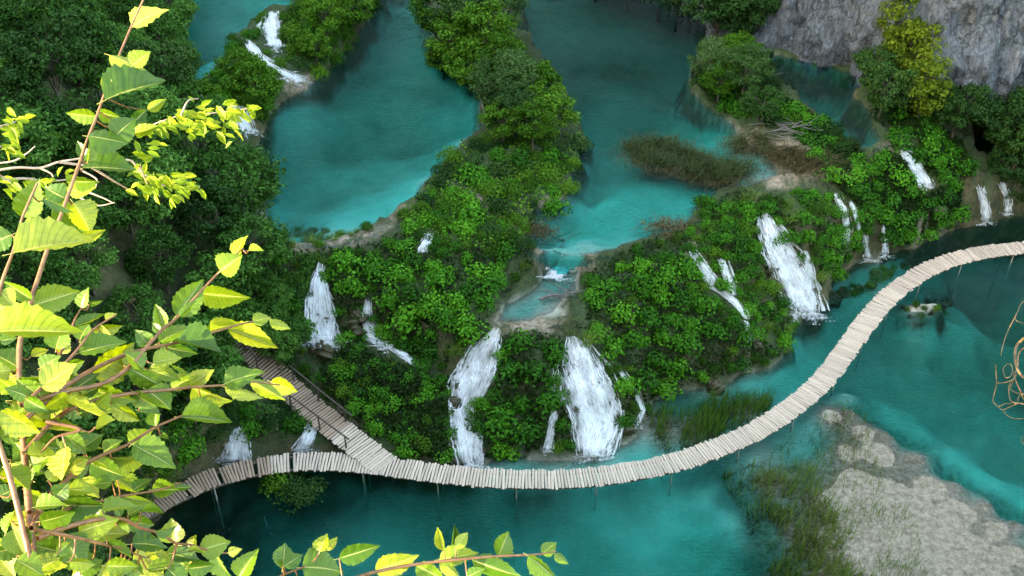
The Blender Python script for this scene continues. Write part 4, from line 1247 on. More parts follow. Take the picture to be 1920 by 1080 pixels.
# ------------------------------------------------------------------ trees
def tree_meshes(nclump, nleaf, size, m, spread=1.0, tall=1.0, up=.5, asp=.55, gap=.0):
    """unit tree: crown of radius about 1 centred 1.35 above the foot; clumps of leaves at the ends of limbs"""
    C, Nn, tips = [], [], []
    for i in range(nclump):
        d = sph(1)[0]
        d[2] = d[2] * .9 + .12
        r = rng.uniform(.45, 1.0) ** .6
        tip = d * r * np.array([spread, spread, tall * .95])
        cr = rng.uniform(.20, .36)
        tips.append(tip + np.array([0, 0, 1.35]))
        e = sph(nleaf)
        rr = cr * rng.uniform(.35, 1.05, nleaf)[:, None]
        p = tip + e * rr * np.array([1.15, 1.15, .62])
        C.append(p)
        Nn.append(e * .7 + np.array([0, 0, up]) + rng.normal(size=e.shape) * .55)
    C = np.vstack(C); Nn = np.vstack(Nn)
    C[:, 2] += 1.35
    v, f = leaf_cloud(C, Nn, size * rng.uniform(.55, 1.3, len(C)), 'quad', asp)
    crown = mesh_np('crown', v, f); crown.materials.append(m)
    parts = []
    top = np.array([rng.normal(0, .08), rng.normal(0, .08), 1.45])
    tr = spline([(0, 0, -.12), (rng.normal(0, .03), rng.normal(0, .03), .45), (rng.normal(0, .06), rng.normal(0, .06), .95), top], 7)
    parts.append(tube(tr, np.linspace(.075, .028, 7), 7))
    for tp in tips[::max(1, nclump // 12)]:
        b0 = tr[rng.integers(2, 6)]
        mid = (b0 + tp) / 2 + np.array([0, 0, .08])
        parts.append(tube(spline([b0, mid, tp], 4), np.linspace(.024, .006, 4), 4))
    v, f = join(parts)
    trunk = mesh_np('trunk', v, f); trunk.materials.append(M['bark'])
    return crown, trunk
TR = {
    'forest': [tree_meshes(46, 120, .058, M['forest']) for _ in range(5)],
    'dark': [tree_meshes(44, 120, .060, M['darktree']) for _ in range(3)],
    'willow': [tree_meshes(50, 120, .060, M['willow'], .95, 1.05, .2, .35) for _ in range(3)],
    'green': [tree_meshes(44, 120, .060, M['bush'], 1, .95) for _ in range(3)],
    'yellow': [tree_meshes(40, 80, .062, M['yellowtree'], .8, 1.15, .4) for _ in range(2)],
}
TREES = {}
def tree(kind, px, py, r, name='tree', lift=1.35):
    p = drape(px, py, lift * r)[0]
    g = float(height(p[0], p[1]))
    o = empty(name, (p[0], p[1], g))
    o.rotation_euler = (random.uniform(-.06, .06), random.uniform(-.06, .06), random.uniform(0, 6.28))
    o.scale = (r * random.uniform(.9, 1.12), r * random.uniform(.9, 1.12), r * random.uniform(.92, 1.15))
    cr, tk = random.choice(TR[kind])
    link('crown', cr, None, o); link('trunk', tk, None, o)
    TREES.setdefault(kind, []).append((o, px, py))
    return p

FOREST = [(-160, -60), (330, -60), (325, 60), (340, 130), (370, 190), (390, 240), (425, 310), (480, 350), (505, 440), (470, 500), (455, 560), (390, 590), (430, 640), (420, 700), (330, 780), (220, 830), (-160, 900)]
cand = rng.uniform((-160, -60), (520, 900), (2600, 2))
cand = cand[inside(cand, np.array(FOREST, float))]
tp = []
candp = drape(cand[:, 0], cand[:, 1], 2.75)
for (x, y), p in zip(cand, candp):
    r = random.uniform(1.5, 2.6)
    if any((p[0] - a) ** 2 + (p[1] - b) ** 2 < (.62 * (r + q)) ** 2 for a, b, q in tp):
        continue
    tp.append((p[0], p[1], r))
    tree('forest' if random.random() < .8 else 'dark', x, y, r, 'forest_tree')
    if len(tp) > 190: break
for x, y, r in [(455, 590, 1.3), (500, 600, 1.3), (520, 650, 1.2), (545, 620, 1.1), (490, 545, 1.4), (440, 560, 1.5), (405, 640, 1.4), (380, 700, 1.5), (515, 560, 1.2)]:
    tree('forest', x, y, r, 'forest_tree')
for x, y, r, k in [(815, 20, 2.2, 'green'), (850, 75, 2.2, 'green'), (880, 10, 2.6, 'willow'), (905, 70, 2.5, 'green'), (935, 25, 2.3, 'willow'), (945, 110, 1.9, 'green'), (880, 125, 1.8, 'green'),
                   (930, 165, 1.9, 'willow'), (965, 150, 2.0, 'willow'), (975, 200, 1.9, 'willow'), (1010, 160, 1.8, 'green'), (1030, 205, 1.8, 'green'), (945, 225, 1.5, 'green'), (1000, 235, 1.5, 'green'), (830, 110, 1.4, 'green'),
                   (475, 165, 1.8, 'green'), (455, 130, 1.6, 'green'), (380, 190, 1.4, 'green'), (610, 30, 1.7, 'green'), (660, 10, 1.8, 'green'), (690, -15, 1.8, 'green'), (590, 85, 1.4, 'green'),
                   (1335, 115, 1.6, 'willow'), (1350, 155, 1.5, 'green'), (1400, 130, 1.7, 'willow'), (1390, 85, 1.5, 'green'), (1430, 190, 1.4, 'dark')]:
    tree(k, x, y, r, 'willow_tree' if k == 'willow' else 'leafy_tree')
for x, y, r in [(1180, -40, 2.6), (1240, -30, 2.8), (1300, -10, 2.8), (1350, 5, 2.8), (1400, 5, 2.6), (1120, -60, 2.4), (1270, 10, 2.0), (1380, 35, 1.9), (1420, -30, 2.4),
                (1850, 150, 2.4), (1900, 175, 2.4), (1835, 115, 2.2), (1935, 235, 2.4), (1880, 240, 2.0),
                (1660, 165, 2.0), (1640, 120, 1.5), (1810, 60, 2.2), (1840, 90, 2.4), (1790, 140, 1.9), (1830, 160, 2.2), (1890, 200, 2.2), (1800, 205, 2.0), (1850, 215, 2.0), (1910, 250, 2.0), (1940, 180, 2.2), (1900, 310, 1.7), (1770, 200, 1.7), (1950, 300, 1.9), (1860, 40, 1.8)]:
    tree('dark', x, y, r, 'dark_tree')
for x, y, r in [(1690, 50, 2.3), (1715, 105, 2.4), (1735, 165, 2.0), (1680, 110, 1.7)]:
    tree('yellow', x, y, r, 'yellow_tree')
TL = {'forest': 'dark green forest tree on the slope', 'dark': 'very dark shaded tree', 'willow': 'pale feathery willow tree', 'green': 'small leafy green tree', 'yellow': 'yellow-green tree before the cliff'}
MARKS += [('the upper left corner', 40, 40), ('the tallest sunlit leaf', 260, 40), ('the sunlit small-leaved twigs', 380, 260), ('the left picture edge', 0, 330), ('the yellow upright leaf', 120, 420), ('the round lake shore', 500, 380),
          ('the paired sunlit leaves', 440, 480), ('the large pleated leaves', 150, 560), ('the white glossy leaf', 400, 620), ('the bare grey twig', 120, 300), ('the gap below the high lake', 320, 120), ('the lower left leaves', 60, 760), ('the middle of the forest', 300, 480), ('the top of the middle lake', 1250, 20)]
for k, lst in TREES.items():
    name_apart(lst, TL[k], 'tree', TL[k].split(' on ')[0].split(' before ')[0] + 's')

# ------------------------------------------------------------------ rocks
def rock_mesh():
    bm = bmesh.new()
    bmesh.ops.create_icosphere(bm, subdivisions=4, radius=1)
    o = rng.uniform(0, 50)
    for v in bm.verts:
        c = v.co
        k = 1 + .7 * float(fbm(c.x * 1.3 + o, c.y * 1.3 + c.z * 1.7, 5)) - .45 * abs(float(fbm(c.x * 2.6 + o, c.z * 2.6 + c.y * 2, 9)))
        v.co = c * k
    me = bpy.data.meshes.new('rock')
    bm.to_mesh(me); bm.free()
    me.materials.append(M['rock'])
    me.polygons.foreach_set('use_smooth', np.ones(len(me.polygons), bool))
    return me
ROCKS = [rock_mesh() for _ in range(5)]
for x, y, r, lab in [(615, 655, .75, 'brown wet boulder at the foot of the tall fan-shaped waterfall'), (592, 648, .5, 'small boulder beside the foam of the tall fan-shaped waterfall'),
                     (668, 610, .8, 'orange-brown rock pillar between the fan fall and the slim fall'), (676, 588, .5, 'upper brown knob above the orange-brown rock pillar'),
                     (1560, 556, .75, 'orange rock standing in the foam of the largest waterfall'), (1580, 548, .5, 'low rock behind the orange rock by the largest waterfall'),
                     
                     (1170, 800, .6, 'tufa lump by the thin trickle'),
                     (850, 755, .5, 'tan rock at the left edge of the ragged white waterfall'), (848, 815, .5, 'pale rock low beside the ragged white waterfall'),
                     (1415, 640, .6, 'grey boulder below the little drip'), (1400, 668, .55, 'grey boulder at the water below the little drip'), (1340, 720, .6, 'pale boulder in front of the leafy wall at the reed bed'),
                     (1440, 500, .4, 'tan rock at the left edge of the largest waterfall'),
                     (640, 770, .5, 'tan stone beside the handrail of the climbing boardwalk'), (665, 790, .55, 'tan stone at the bank by the fork of the boardwalks'), (1760, 385, .6, 'tan crumbling rock below the stepped cascade'), (1785, 410, .5, 'tan rock at the water below the shaded trees'),
                     (1000, 352, .0, '')]:
    if r == 0: continue
    p = drape(x, y, .1)[0]
    o = bpy.data.objects.new('rock', random.choice(ROCKS))
    o.location = (p[0], p[1], p[2] - .1 - .25 * r)
    o.scale = (r * random.uniform(.9, 1.2), r, r * random.uniform(.7, 1.0)); o.rotation_euler = (random.random(), random.random(), random.uniform(0, 6))
    COL.objects.link(o)
    tag(o, lab, 'rock', 'tufa rocks at the waterfalls')

def lumps(pts, where):
    pts = sorted(pts, key=lambda q: q[1])
    for i, (x, y, r) in enumerate(pts):
        p = drape(x, y, .05)[0]
        o = bpy.data.objects.new('mossy_lump', random.choice(ROCKS))
        o.location = (p[0], p[1], p[2] - .1 * r)
        o.scale = (r * random.uniform(.8, 1.1), r, r * random.uniform(1.0, 1.5)); o.rotation_euler = (random.uniform(-.4, .4), random.uniform(-.4, .4), random.uniform(0, 6))
        COL.objects.link(o)
        tag(o, f'mossy tufa lump showing through {where}, {ORD[i].replace("nearest", "").strip() or "first"} from its top', 'rock', 'mossy lumps in ' + where)
lumps([(1066, 706, .2), (1120, 716, .16), (1140, 752, .18), (1108, 758, .14), (1078, 768, .2), (1128, 780, .16), (1158, 785, .26), (1095, 808, .18), (1064, 800, .28), (1075, 838, .26)], 'the broad stepped waterfall')
lumps([(878, 690, .18), (902, 702, .16), (858, 725, .2), (902, 765, .22), (848, 775, .24), (850, 838, .26), (908, 842, .26)], 'the ragged white waterfall')
lumps([(1470, 470, .16), (1455, 505, .2), (1502, 495, .22), (1470, 545, .2)], 'the largest gushing waterfall')
lumps([(595, 590, .22), (612, 598, .25), (622, 570, .2), (585, 610, .22)], 'the tall fan-shaped waterfall')

# ------------------------------------------------------------------ reeds, sedge, driftwood
def reed_bed(name, poly, n, h0, h1, w, m, label, lean=.25, dens_fn=None, z=None):
    P = np.array(poly, float)
    c = rng.uniform(P.min(0), P.max(0), (n, 2))
    c = c[inside(c, P)]
    c = c[~near_walk(c, 20)]
    keep = vnoise(c[:, 0] * .03, c[:, 1] * .03, 12) * .55 + vnoise(c[:, 0] * .11, c[:, 1] * .11, 19) * .45
    c = c[keep > rng.uniform(.25, .62, len(c))]
    p = at(c[:, 0], c[:, 1], np.zeros(len(c)))
    p[:, 2] = np.minimum(height(p[:, 0], p[:, 1]), 0.05) - .02
    v, f = blades(p, rng.uniform(h0, h1, len(p)), w, lean, .5)
    tag(link(name, mesh_np(name, v, f), m), label, 'reeds', kind='stuff')
reed_bed('reeds', [(1215, 800), (1228, 770), (1300, 752), (1390, 725), (1455, 735), (1440, 775), (1340, 835), (1240, 850)], 4200, .6, 1.5, .024, M['reed'], 'green reed bed between the waterfalls and the boardwalk')
reed_bed('reeds', [(1350, 880), (1430, 860), (1520, 880), (1560, 960), (1600, 1010), (1640, 1100), (1450, 1100), (1430, 990), (1380, 930)], 5600, .5, 1.4, .024, M['reed'], 'dense green reeds in the shallows before the boardwalk')
reed_bed('reeds', [(1430, 850), (1560, 760), (1620, 770), (1640, 860), (1720, 990), (1740, 1100), (1450, 1100)], 4200, .3, 1.0, .018, M['reed'], 'thin scattered reeds on the gravel shallows')
reed_bed('dry_reeds', [(1215, 800), (1300, 760), (1455, 735), (1340, 835), (1240, 850)], 3600, .25, .6, .022, M['dryreed'], 'brown dead stalks under the reed bed behind the boardwalk', 1.0)
reed_bed('dry_reeds', [(1350, 880), (1430, 860), (1560, 960), (1620, 1100), (1450, 1100), (1380, 930)], 5000, .2, .6, .022, M['dryreed'], 'brown dead stalks among the dense green reeds', 1.0)
reed_bed('dry_reeds', [(1545, 750), (1620, 760), (1640, 800), (1600, 840), (1610, 900), (1560, 800)], 1100, .15, .5, .014, M['dryreed'], 'tan and rusty tussock grass at the head of the gravel bar', 1.0)

def sedge(label, pts, r, n, m, cat='sedge', hmin=.5, hmax=1.0, lean=1.1, chain=False):
    """one big tussock: drooping blades over a mound, green on top and dead straw at the skirt"""
    pc_ = np.array([drape(x, y, 0, HS)[0] for x, y in pts])
    pc_[:, 2] = np.maximum(pc_[:, 2], 6.3 if cat == 'sedge' else -9)
    base = pc_.mean(0)
    o = empty('sedge_tussock', tuple(base))
    tag(o, label, cat, 'sedge and dead grass clumps in the middle lake')
    def along(k):
        if not chain: return pc_[rng.integers(0, len(pts), k)]
        i0 = rng.integers(0, len(pts) - 1, k)
        return pc_[i0] + (pc_[i0 + 1] - pc_[i0]) * rng.random((k, 1))
    c = along(n) + np.column_stack([rng.normal(0, r, n), rng.normal(0, r * .8, n), np.zeros(n)])
    c[:, 2] += .25 * hmax
    v, f = blades(c - base, rng.uniform(hmin, hmax, n) * .8, .04, lean * .7, .8)
    tag(link('blades', mesh_np('blades', v, f), m, o), kind='stuff')
    k = int(n * .7)
    c = along(k) + np.column_stack([rng.normal(0, r * 1.25, k), rng.normal(0, r, k) - .2, np.zeros(k)])
    v, f = blades(c - base, rng.uniform(hmin * .6, hmax * .9, k), .034, lean * 1.4, 1.0)
    tag(link('dead_skirt', mesh_np('dead_skirt', v, f), M['dryreed'], o), kind='stuff')
sedge('shaggy green and straw tussock island in the middle lake', [(1195, 285), (1225, 275), (1255, 280), (1285, 295), (1310, 305), (1340, 318), (1365, 328), (1210, 300), (1240, 310), (1300, 325), (1345, 335), (1385, 320)], .55, 2600, M['sedge'])
sedge('thin dry grass clump on the sandbank beside the tussock island', [(1395, 270), (1420, 260), (1440, 280), (1380, 280)], .6, 700, M['sedge'], hmin=.3, hmax=.7)
sedge('brown dead brush on the sandbank below the driftwood heap', [(1490, 290), (1520, 300), (1545, 310), (1500, 315), (1460, 300)], .6, 1000, M['dryreed'], hmin=.3, hmax=.8)
sedge('dry grass fringe on the near right shore of the tussock lake', [(1230, 432), (1250, 430), (1270, 425)], .6, 300, M['dryreed'], hmin=.25, hmax=.6, chain=True)
sedge('dry grass fringe at the left corner of the tussock lake outlet', [(1020, 440), (1010, 436), (1000, 430)], .4, 200, M['dryreed'], hmin=.25, hmax=.6)

def sticks(label, x, y, rx, ry, n, lmin, lmax, rad, lift=.1):
    c0 = drape(x, y)[0]
    o = empty('driftwood_heap', tuple(c0))
    tag(o, label, 'driftwood', 'heaps of dead branches')
    cx = x + rng.normal(0, rx, n); cy = y + rng.normal(0, ry, n)
    w = drape(cx, cy)
    for i in range(n):
        th = rng.uniform(-.9, .9) + (math.pi if rng.random() < .5 else 0); L = rng.uniform(lmin, lmax)
        d = np.array([math.cos(th), math.sin(th), rng.uniform(-.05, .35)]) * L
        p = w[i] - c0 + np.array([0, 0, lift])
        p[2] = max(p[2], 0.02)
        q = spline([p, p + d * .5 + rng.normal(0, .07, 3), p + d], 5)
        v, f = tube(q, np.linspace(rad, rad * .35, 5), 5)
        link('dead_branch', mesh_np('dead_branch', v, f), M['deadwood'], o)
sticks('heap of bleached driftwood on the bank by the tussock island', 1480, 248, 22, 9, 26, .7, 1.8, .05, .25)
sticks('grey dead branches on the bank near the cliff pool', 1385, 170, 18, 8, 16, .7, 1.8, .05, .2)
sticks('brushwood caught at the outlet of the middle lake', 1030, 455, 26, 8, 22, .6, 1.6, .03, .15)
sticks('dead twigs lying in the far shallows of the round lake', 765, 60, 18, 26, 22, .8, 2.2, .03, .9)
sticks('dead stick raft beside the milky little pool', 1055, 560, 14, 8, 24, .6, 1.6, .03, .15)
def log(label, a, b, r, za, zb):
    p, q = at(a[0], a[1], za), at(b[0], b[1], zb)
    o = empty('fallen_log', tuple(p))
    tag(o, label, 'log', 'fallen logs')
    pts = spline([np.zeros(3), (q - p) * .35 + rng.normal(0, .06, 3), (q - p) * .7 + rng.normal(0, .06, 3), q - p], 9)
    v, f = tube(pts, np.linspace(r, r * .6, 9) * rng.uniform(.9, 1.1, 9), 7)
    link('stem', mesh_np('stem', v, f), M['deadwood'], o)
    for k in (3, 5, 6):
        d = rng.normal(0, .4, 3); d[2] = abs(d[2])
        v, f = tube(np.array([pts[k], pts[k] + d * .6, pts[k] + d]), [r * .35, r * .25, r * .1], 5)
        link('snag', mesh_np('snag', v, f), M['deadwood'], o)
log('long grey fallen log along the shore under the pale willows', (895, 158), (916, 245), .14, 7.3, 6.9)
log('short fallen log beside the long grey one', (888, 165), (905, 190), .12, 7.2, 7.0)
log('thin white pole sticking out of the bank near the grey log', (912, 212), (917, 248), .06, 7.3, 6.8)
log('white stick lying across the bank by the grey log', (928, 232), (950, 228), .05, 7.4, 7.5)
log('tan log at the waterline below the far cascade', (522, 182), (580, 160), .12, 6.75, 6.75)
log('dark log lying in the milky little pool', (1012, 562), (1072, 548), .12, 5.05, 5.1)
log('pale submerged pole under the near dark pool', (495, 970), (512, 1008), .10, -.6, -1.2)
log('thin dead stick on the gravel bar before the boardwalk', (1560, 790), (1600, 812), .04, .1, .1)

# ------------------------------------------------------------------ the near shrub with large pleated leaves
def big_leaf(fold, curl, pleat, twist=0.0, cup=0.0):
    """one leaf along +x from 0 to 1, half width about .32, serrated edge, pleated between the side veins"""
    rows, cols = 17, [-1, -.62, -.25, 0, .25, .62, 1]
    v, uv, f = [], [], []
    for i in range(rows):
        u = i / (rows - 1)
        w = .365 * (math.sin(math.pi * min(1, u ** .78)) ** .85) * (1 - .18 * u) + (.0 if 0 < i < rows - 1 else .004)
        if u > .86: w *= .78
        for c in cols:
            ser = 1.0
            if abs(c) == 1: ser = 1.07 if i % 2 else .95
            y = c * w * ser
            ph = u * 11 - abs(c) * .5 * 5 * .8
            z = pleat * math.cos(2 * math.pi * ph) * (.15 + abs(c)) * (w / .36)
            z += fold * abs(y) - curl * (u ** 2) + cup * (y * y) * 3
            x = u - .10 * abs(c) * (1 - u) * u * 2 + .05 * abs(c) * u
            a = twist * u
            v.append((x, y * math.cos(a) - z * math.sin(a), y * math.sin(a) + z * math.cos(a)))
            uv.append((u, .5 + c * .5))
    n = len(cols)
    for i in range(rows - 1):
        for k in range(n - 1):
            f.append((i * n + k, (i + 1) * n + k, (i + 1) * n + k + 1, i * n + k + 1))
    b = len(v)                                                   # leaf stalk
    for x, r in ((-.14, .009), (.02, .008)):
        for k in range(4):
            v.append((x, r * math.cos(k * math.pi / 2), r * math.sin(k * math.pi / 2) - .006)); uv.append((.5, .5))
    for k in range(4):
        f.append((b + k, b + (k + 1) % 4, b + 4 + (k + 1) % 4, b + 4 + k))
    me = bpy.data.meshes.new('leaf')
    me.from_pydata(v, [], f)
    ul = me.uv_layers.new(name='UVMap')
    for l in me.loops:
        ul.data[l.index].uv = uv[l.vertex_index]
    me.polygons.foreach_set('use_smooth', np.ones(len(me.polygons), bool))
    me.materials.append(M['bigleaf'])
    me.update()
    return me
BIG = [big_leaf(.50, .12, .026), big_leaf(.85, .16, .022, .25), big_leaf(.35, .22, .026, -.2), big_leaf(1.1, .10, .018, .15), big_leaf(.6, -.06, .026, -.35), big_leaf(-.45, .20, .022, .3), big_leaf(.7, .32, .020, .0, .15)]

STEMS = [  # picture polyline, distance from the eye at its two ends, thickness
    ([(274, -12), (247, 48), (225, 100), (205, 150), (185, 208), (163, 265), (148, 310), (137, 340), (110, 415), (90, 465), (72, 520), (53, 582), (38, 640), (36, 690), (38, 735), (42, 800), (48, 880), (55, 960), (62, 1040), (66, 1120)], 1.55, 1.15, .0042),
    ([(455, 466), (440, 480), (413, 508), (375, 548), (330, 597), (305, 617), (280, 645), (240, 690), (190, 720), (120, 735), (40, 760)], 1.45, 1.2, .0030),
    ([(508, 597), (455, 607), (400, 623), (330, 643), (262, 657), (200, 680), (130, 720), (42, 790)], 1.5, 1.2, .0030),
    ([(525, 722), (470, 716), (420, 722), (360, 726), (315, 731), (230, 740), (150, 760), (100, 790), (45, 850)], 1.45, 1.2, .0030),
    ([(345, 778), (340, 780), (290, 802), (240, 833), (200, 850), (160, 870), (120, 905), (85, 940), (60, 990)], 1.4, 1.15, .0032),
    ([(432, 1037), (400, 1035), (360, 1022), (330, 1018), (300, 1000), (265, 990), (225, 972), (180, 975), (120, 990), (70, 1010)], 1.3, 1.12, .0028),
    ([(262, 1042), (230, 1030), (185, 1018), (130, 1005), (75, 995), (58, 990)], 1.2, 1.1, .0026),
    ([(340, 905), (300, 918), (230, 930), (190, 940), (150, 945), (100, 965), (55, 960)], 1.35, 1.15, .0026),
    ([(570, 1063), (530, 1078), (470, 1105), (380, 1120), (200, 1130), (66, 1130)], 1.3, 1.15, .0028),
    ([(1042, 1034), (1000, 1040), (940, 1042), (880, 1047), (780, 1058), (705, 1072), (665, 1084), (560, 1110), (380, 1150), (66, 1180)], 1.35, 1.15, .0030),
    ([(70, 343), (42, 408), (25, 470), (5, 525), (-15, 600), (-40, 700), (20, 900), (60, 1060)], 1.2, 1.15, .0034),
    ([(152, 578), (140, 600), (120, 650), (95, 690), (45, 760)], 1.35, 1.2, .0024),
    ([(218, 590), (175, 618), (150, 650), (115, 690), (60, 745)], 1.3, 1.2, .0024),
    ([(75, 850), (105, 820), (150, 805), (85, 790)], 1.2, 1.2, .0022),
]
LEAVES = [  # base x, y, tip x, y, width (picture px), leaf shape
    (249, 50, 303, 8, 46, 2), (205, 103, 272, 124, 26, 5), (248, 124, 278, 96, 34, 0), (197, 188, 303, 142, 50, 1), (205, 165, 193, 140, 20, 0), (185, 210, 227, 222, 24, 3),
    (180, 218, 126, 214, 28, 0), (165, 255, 237, 262, 44, 5), (213, 258, 250, 222, 46, 2), (250, 250, 296, 241, 20, 5), (247, 232, 276, 206, 24, 0), (277, 206, 311, 186, 18, 5),
    (160, 297, 145, 265, 18, 0), (165, 302, 170, 272, 16, 1), (155, 315, 250, 310, 52, 1), (140, 340, 184, 342, 24, 3), (128, 358, 176, 352, 28, 0), (122, 372, 84, 352, 42, 2),
    (80, 372, 139, 388, 22, 5), (105, 378, 165, 440, 40, 5), (137, 380, 174, 434, 54, 0), (42, 407, 69, 343, 42, 2), (25, 474, 168, 440, 60, 1), (150, 450, 196, 432, 20, 3),
    (22, 440, -30, 462, 44, 0), (60, 562, 10, 528, 26, 4), (62, 573, 147, 545, 48, 0), (152, 577, 160, 541, 22, 2), (168, 570, 192, 564, 9, 3), (-8, 622, 142, 614, 56, 1),
    (140, 612, 200, 596, 22, 5), (200, 602, 218, 587, 10, 3), (175, 622, 228, 614, 26, 0), (150, 638, 163, 606, 30, 2), (105, 655, 116, 616, 44, 0), (112, 662, 127, 632, 22, 1),
    (148, 662, 232, 636, 44, 0), (58, 668, 90, 656, 16, 3), (35, 690, -10, 660, 46, 0), (175, 706, 252, 650, 58, 0), (232, 684, 272, 660, 40, 2), (70, 706, 152, 712, 52, 2),
    (40, 738, 112, 738, 22, 5), (120, 727, 224, 760, 34, 5), (165, 728, 248, 754, 44, 0), (118, 750, 202, 792, 64, 4), (0, 772, 78, 802, 46, 5), (18, 756, 72, 778, 34, 0), (60, 800, 152, 815, 60, 4),
    (242, 690, 318, 728, 28, 5), (278, 692, 335, 710, 30, 0), (45, 832, 108, 842, 54, 4),
    (441, 480, 455, 441, 30, 2), (466, 470, 493, 469, 13, 3), (413, 509, 450, 480, 42, 1), (377, 550, 463, 559, 38, 3), (330, 592, 380, 527, 46, 0), (337, 592, 368, 565, 14, 5), (308, 614, 292, 572, 24, 1),
    (300, 622, 284, 606, 14, 2), (278, 647, 257, 620, 28, 6), (298, 642, 354, 610, 26, 0), (330, 643, 409, 653, 40, 3), (300, 648, 366, 664, 28, 0), (390, 627, 426, 598, 44, 2), (395, 623, 446, 604, 18, 3),
    (428, 616, 516, 650, 36, 3), (474, 604, 506, 592, 24, 2), (506, 598, 543, 611, 16, 5), (287, 680, 338, 668, 32, 0), (320, 683, 354, 693, 13, 5), (268, 690, 238, 660, 42, 0),
    (322, 729, 362, 700, 34, 2), (356, 722, 398, 694, 30, 0), (360, 726, 429, 754, 40, 3), (376, 750, 360, 730, 22, 2), (421, 720, 480, 694, 42, 2), (468, 698, 498, 704, 12, 5), (421, 725, 491, 738, 18, 5),
    (470, 713, 530, 747, 24, 5), (508, 716, 552, 736, 30, 2), (340, 782, 431, 788, 42, 3), (275, 731, 320, 762, 44, 0), (292, 799, 291, 764, 22, 1), (246, 834, 280, 802, 38, 2), (210, 857, 284, 857, 28, 3),
    (250, 834, 326, 872, 50, 0), (302, 816, 316, 822, 9, 3), (152, 842, 190, 812, 36, 2), (160, 848, 192, 838, 18, 0), (195, 848, 226, 825, 22, 1), (60, 872, 106, 850, 52, 4),
    (50, 850, 106, 858, 52, 4), (122, 840, 118, 898, 48, 4), (170, 868, 231, 895, 44, 0), (174, 862, 206, 872, 32, 2), (105, 932, 126, 908, 32, 0), (75, 978, 137, 966, 54, 0), (20, 978, 72, 970, 34, 4), (25, 992, 46, 1042, 46, 0),
    (118, 1006, 158, 1064, 54, 0), (155, 1006, 237, 994, 50, 0), (247, 1020, 314, 1016, 40, 2), (200, 1014, 240, 1052, 28, 5), (240, 978, 288, 985, 30, 0), (226, 968, 218, 950, 14, 2), (240, 966, 269, 950, 16, 0), (265, 960, 306, 960, 12, 3),
    (230, 930, 286, 944, 30, 3), (250, 920, 281, 894, 24, 2), (285, 918, 332, 918, 32, 3), (302, 905, 333, 907, 10, 3), (330, 914, 360, 915, 12, 5), (326, 1018, 320, 975, 44, 0), (374, 1032, 431, 1015, 42, 2), (360, 1030, 362, 1004, 22, 2),
    (330, 1018, 346, 1084, 38, 0), (352, 1066, 401, 1062, 32, 0), (404, 1038, 431, 1088, 30, 1), (428, 1037, 451, 1030, 16, 2), (448, 1082, 476, 1034, 34, 6), (258, 1026, 312, 1084, 38, 5), (285, 1036, 322, 1067, 26, 5), (354, 1033, 381, 1036, 10, 3),
    (530, 1066, 536, 1018, 38, 2), (532, 1062, 567, 1040, 26, 0), (566, 1064, 642, 1062, 66, 2), (600, 1034, 608, 1001, 32, 2), (612, 1032, 632, 1008, 16, 1), (636, 1047, 709, 1025, 34, 0),
    (704, 1071, 781, 1044, 40, 1), (832, 1032, 820, 990, 16, 3), (848, 1030, 853, 985, 14, 3), (854, 1026, 878, 999, 20, 2), (824, 1049, 893, 1036, 34, 0), (826, 1051, 863, 1079, 20, 5), (884, 1049, 967, 1084, 34, 5), (876, 1082, 906, 1066, 22, 2),
    (934, 1042, 956, 1000, 38, 2), (990, 1042, 1050, 1084, 28, 5), (1016, 1039, 1043, 1017, 24, 2), (1040, 1038, 1066, 1056, 15, 5), (780, 1060, 832, 1087, 32, 0), (560, 1085, 600, 1095, 30, 0),
    (10, 1000, 30, 960, 40, 4), (8, 700, 30, 740, 40, 0), (60, 900, 20, 870, 46, 4), (30, 1050, 80, 1075, 44, 0), (70, 1070, 120, 1040, 40, 0), (150, 1075, 190, 1050, 42, 0), (190, 1085, 240, 1070, 40, 4), (0, 820, 40, 800, 44, 4), (10, 880, 50, 920, 40, 4),
    (150, 900, 185, 930, 30, 0), (190, 940, 180, 990, 34, 0), (90, 900, 110, 880, 26, 1), (60, 1010, 95, 1025, 34, 4), (0, 930, 30, 915, 34, 0), (130, 950, 165, 930, 28, 2), (210, 905, 175, 905, 26, 2), (180, 800, 215, 790, 26, 4), (100, 770, 60, 745, 30, 0),
    (170, 770, 205, 735, 26, 4), (210, 760, 260, 790, 26, 0), (0, 640, 30, 632, 26, 0), (20, 720, -20, 712, 30, 2), (250, 735, 290, 765, 26, 0), (120, 690, 160, 680, 22, 2), (200, 640, 190, 612, 20, 0), (260, 770, 300, 780, 24, 4),
    (0, 545, 25, 575, 34, 0), (-10, 590, 20, 560, 30, 2), (0, 1040, 25, 1080, 40, 0), (130, 880, 160, 860, 24, 5), (75, 690, 110, 668, 28, 0), (235, 1060, 270, 1075, 28, 2),
]
# random filling of the thick lower part of the shrub
for _ in range(95):
    x, y = random.uniform(-10, 330), random.uniform(640, 1080)
    if x > 40 + (y - 560) * .62 or (x > 150 and y < 880 and random.random() < .6): continue
    an = random.uniform(-.9, .9) + (math.pi if random.random() < .25 else 0)
    L = random.uniform(38, 85)
    LEAVES.append((x, y, x + L * math.cos(an), y + L * math.sin(an) * .7, L * random.uniform(.45, .65), random.choice([0, 0, 1, 2, 4, 5])))

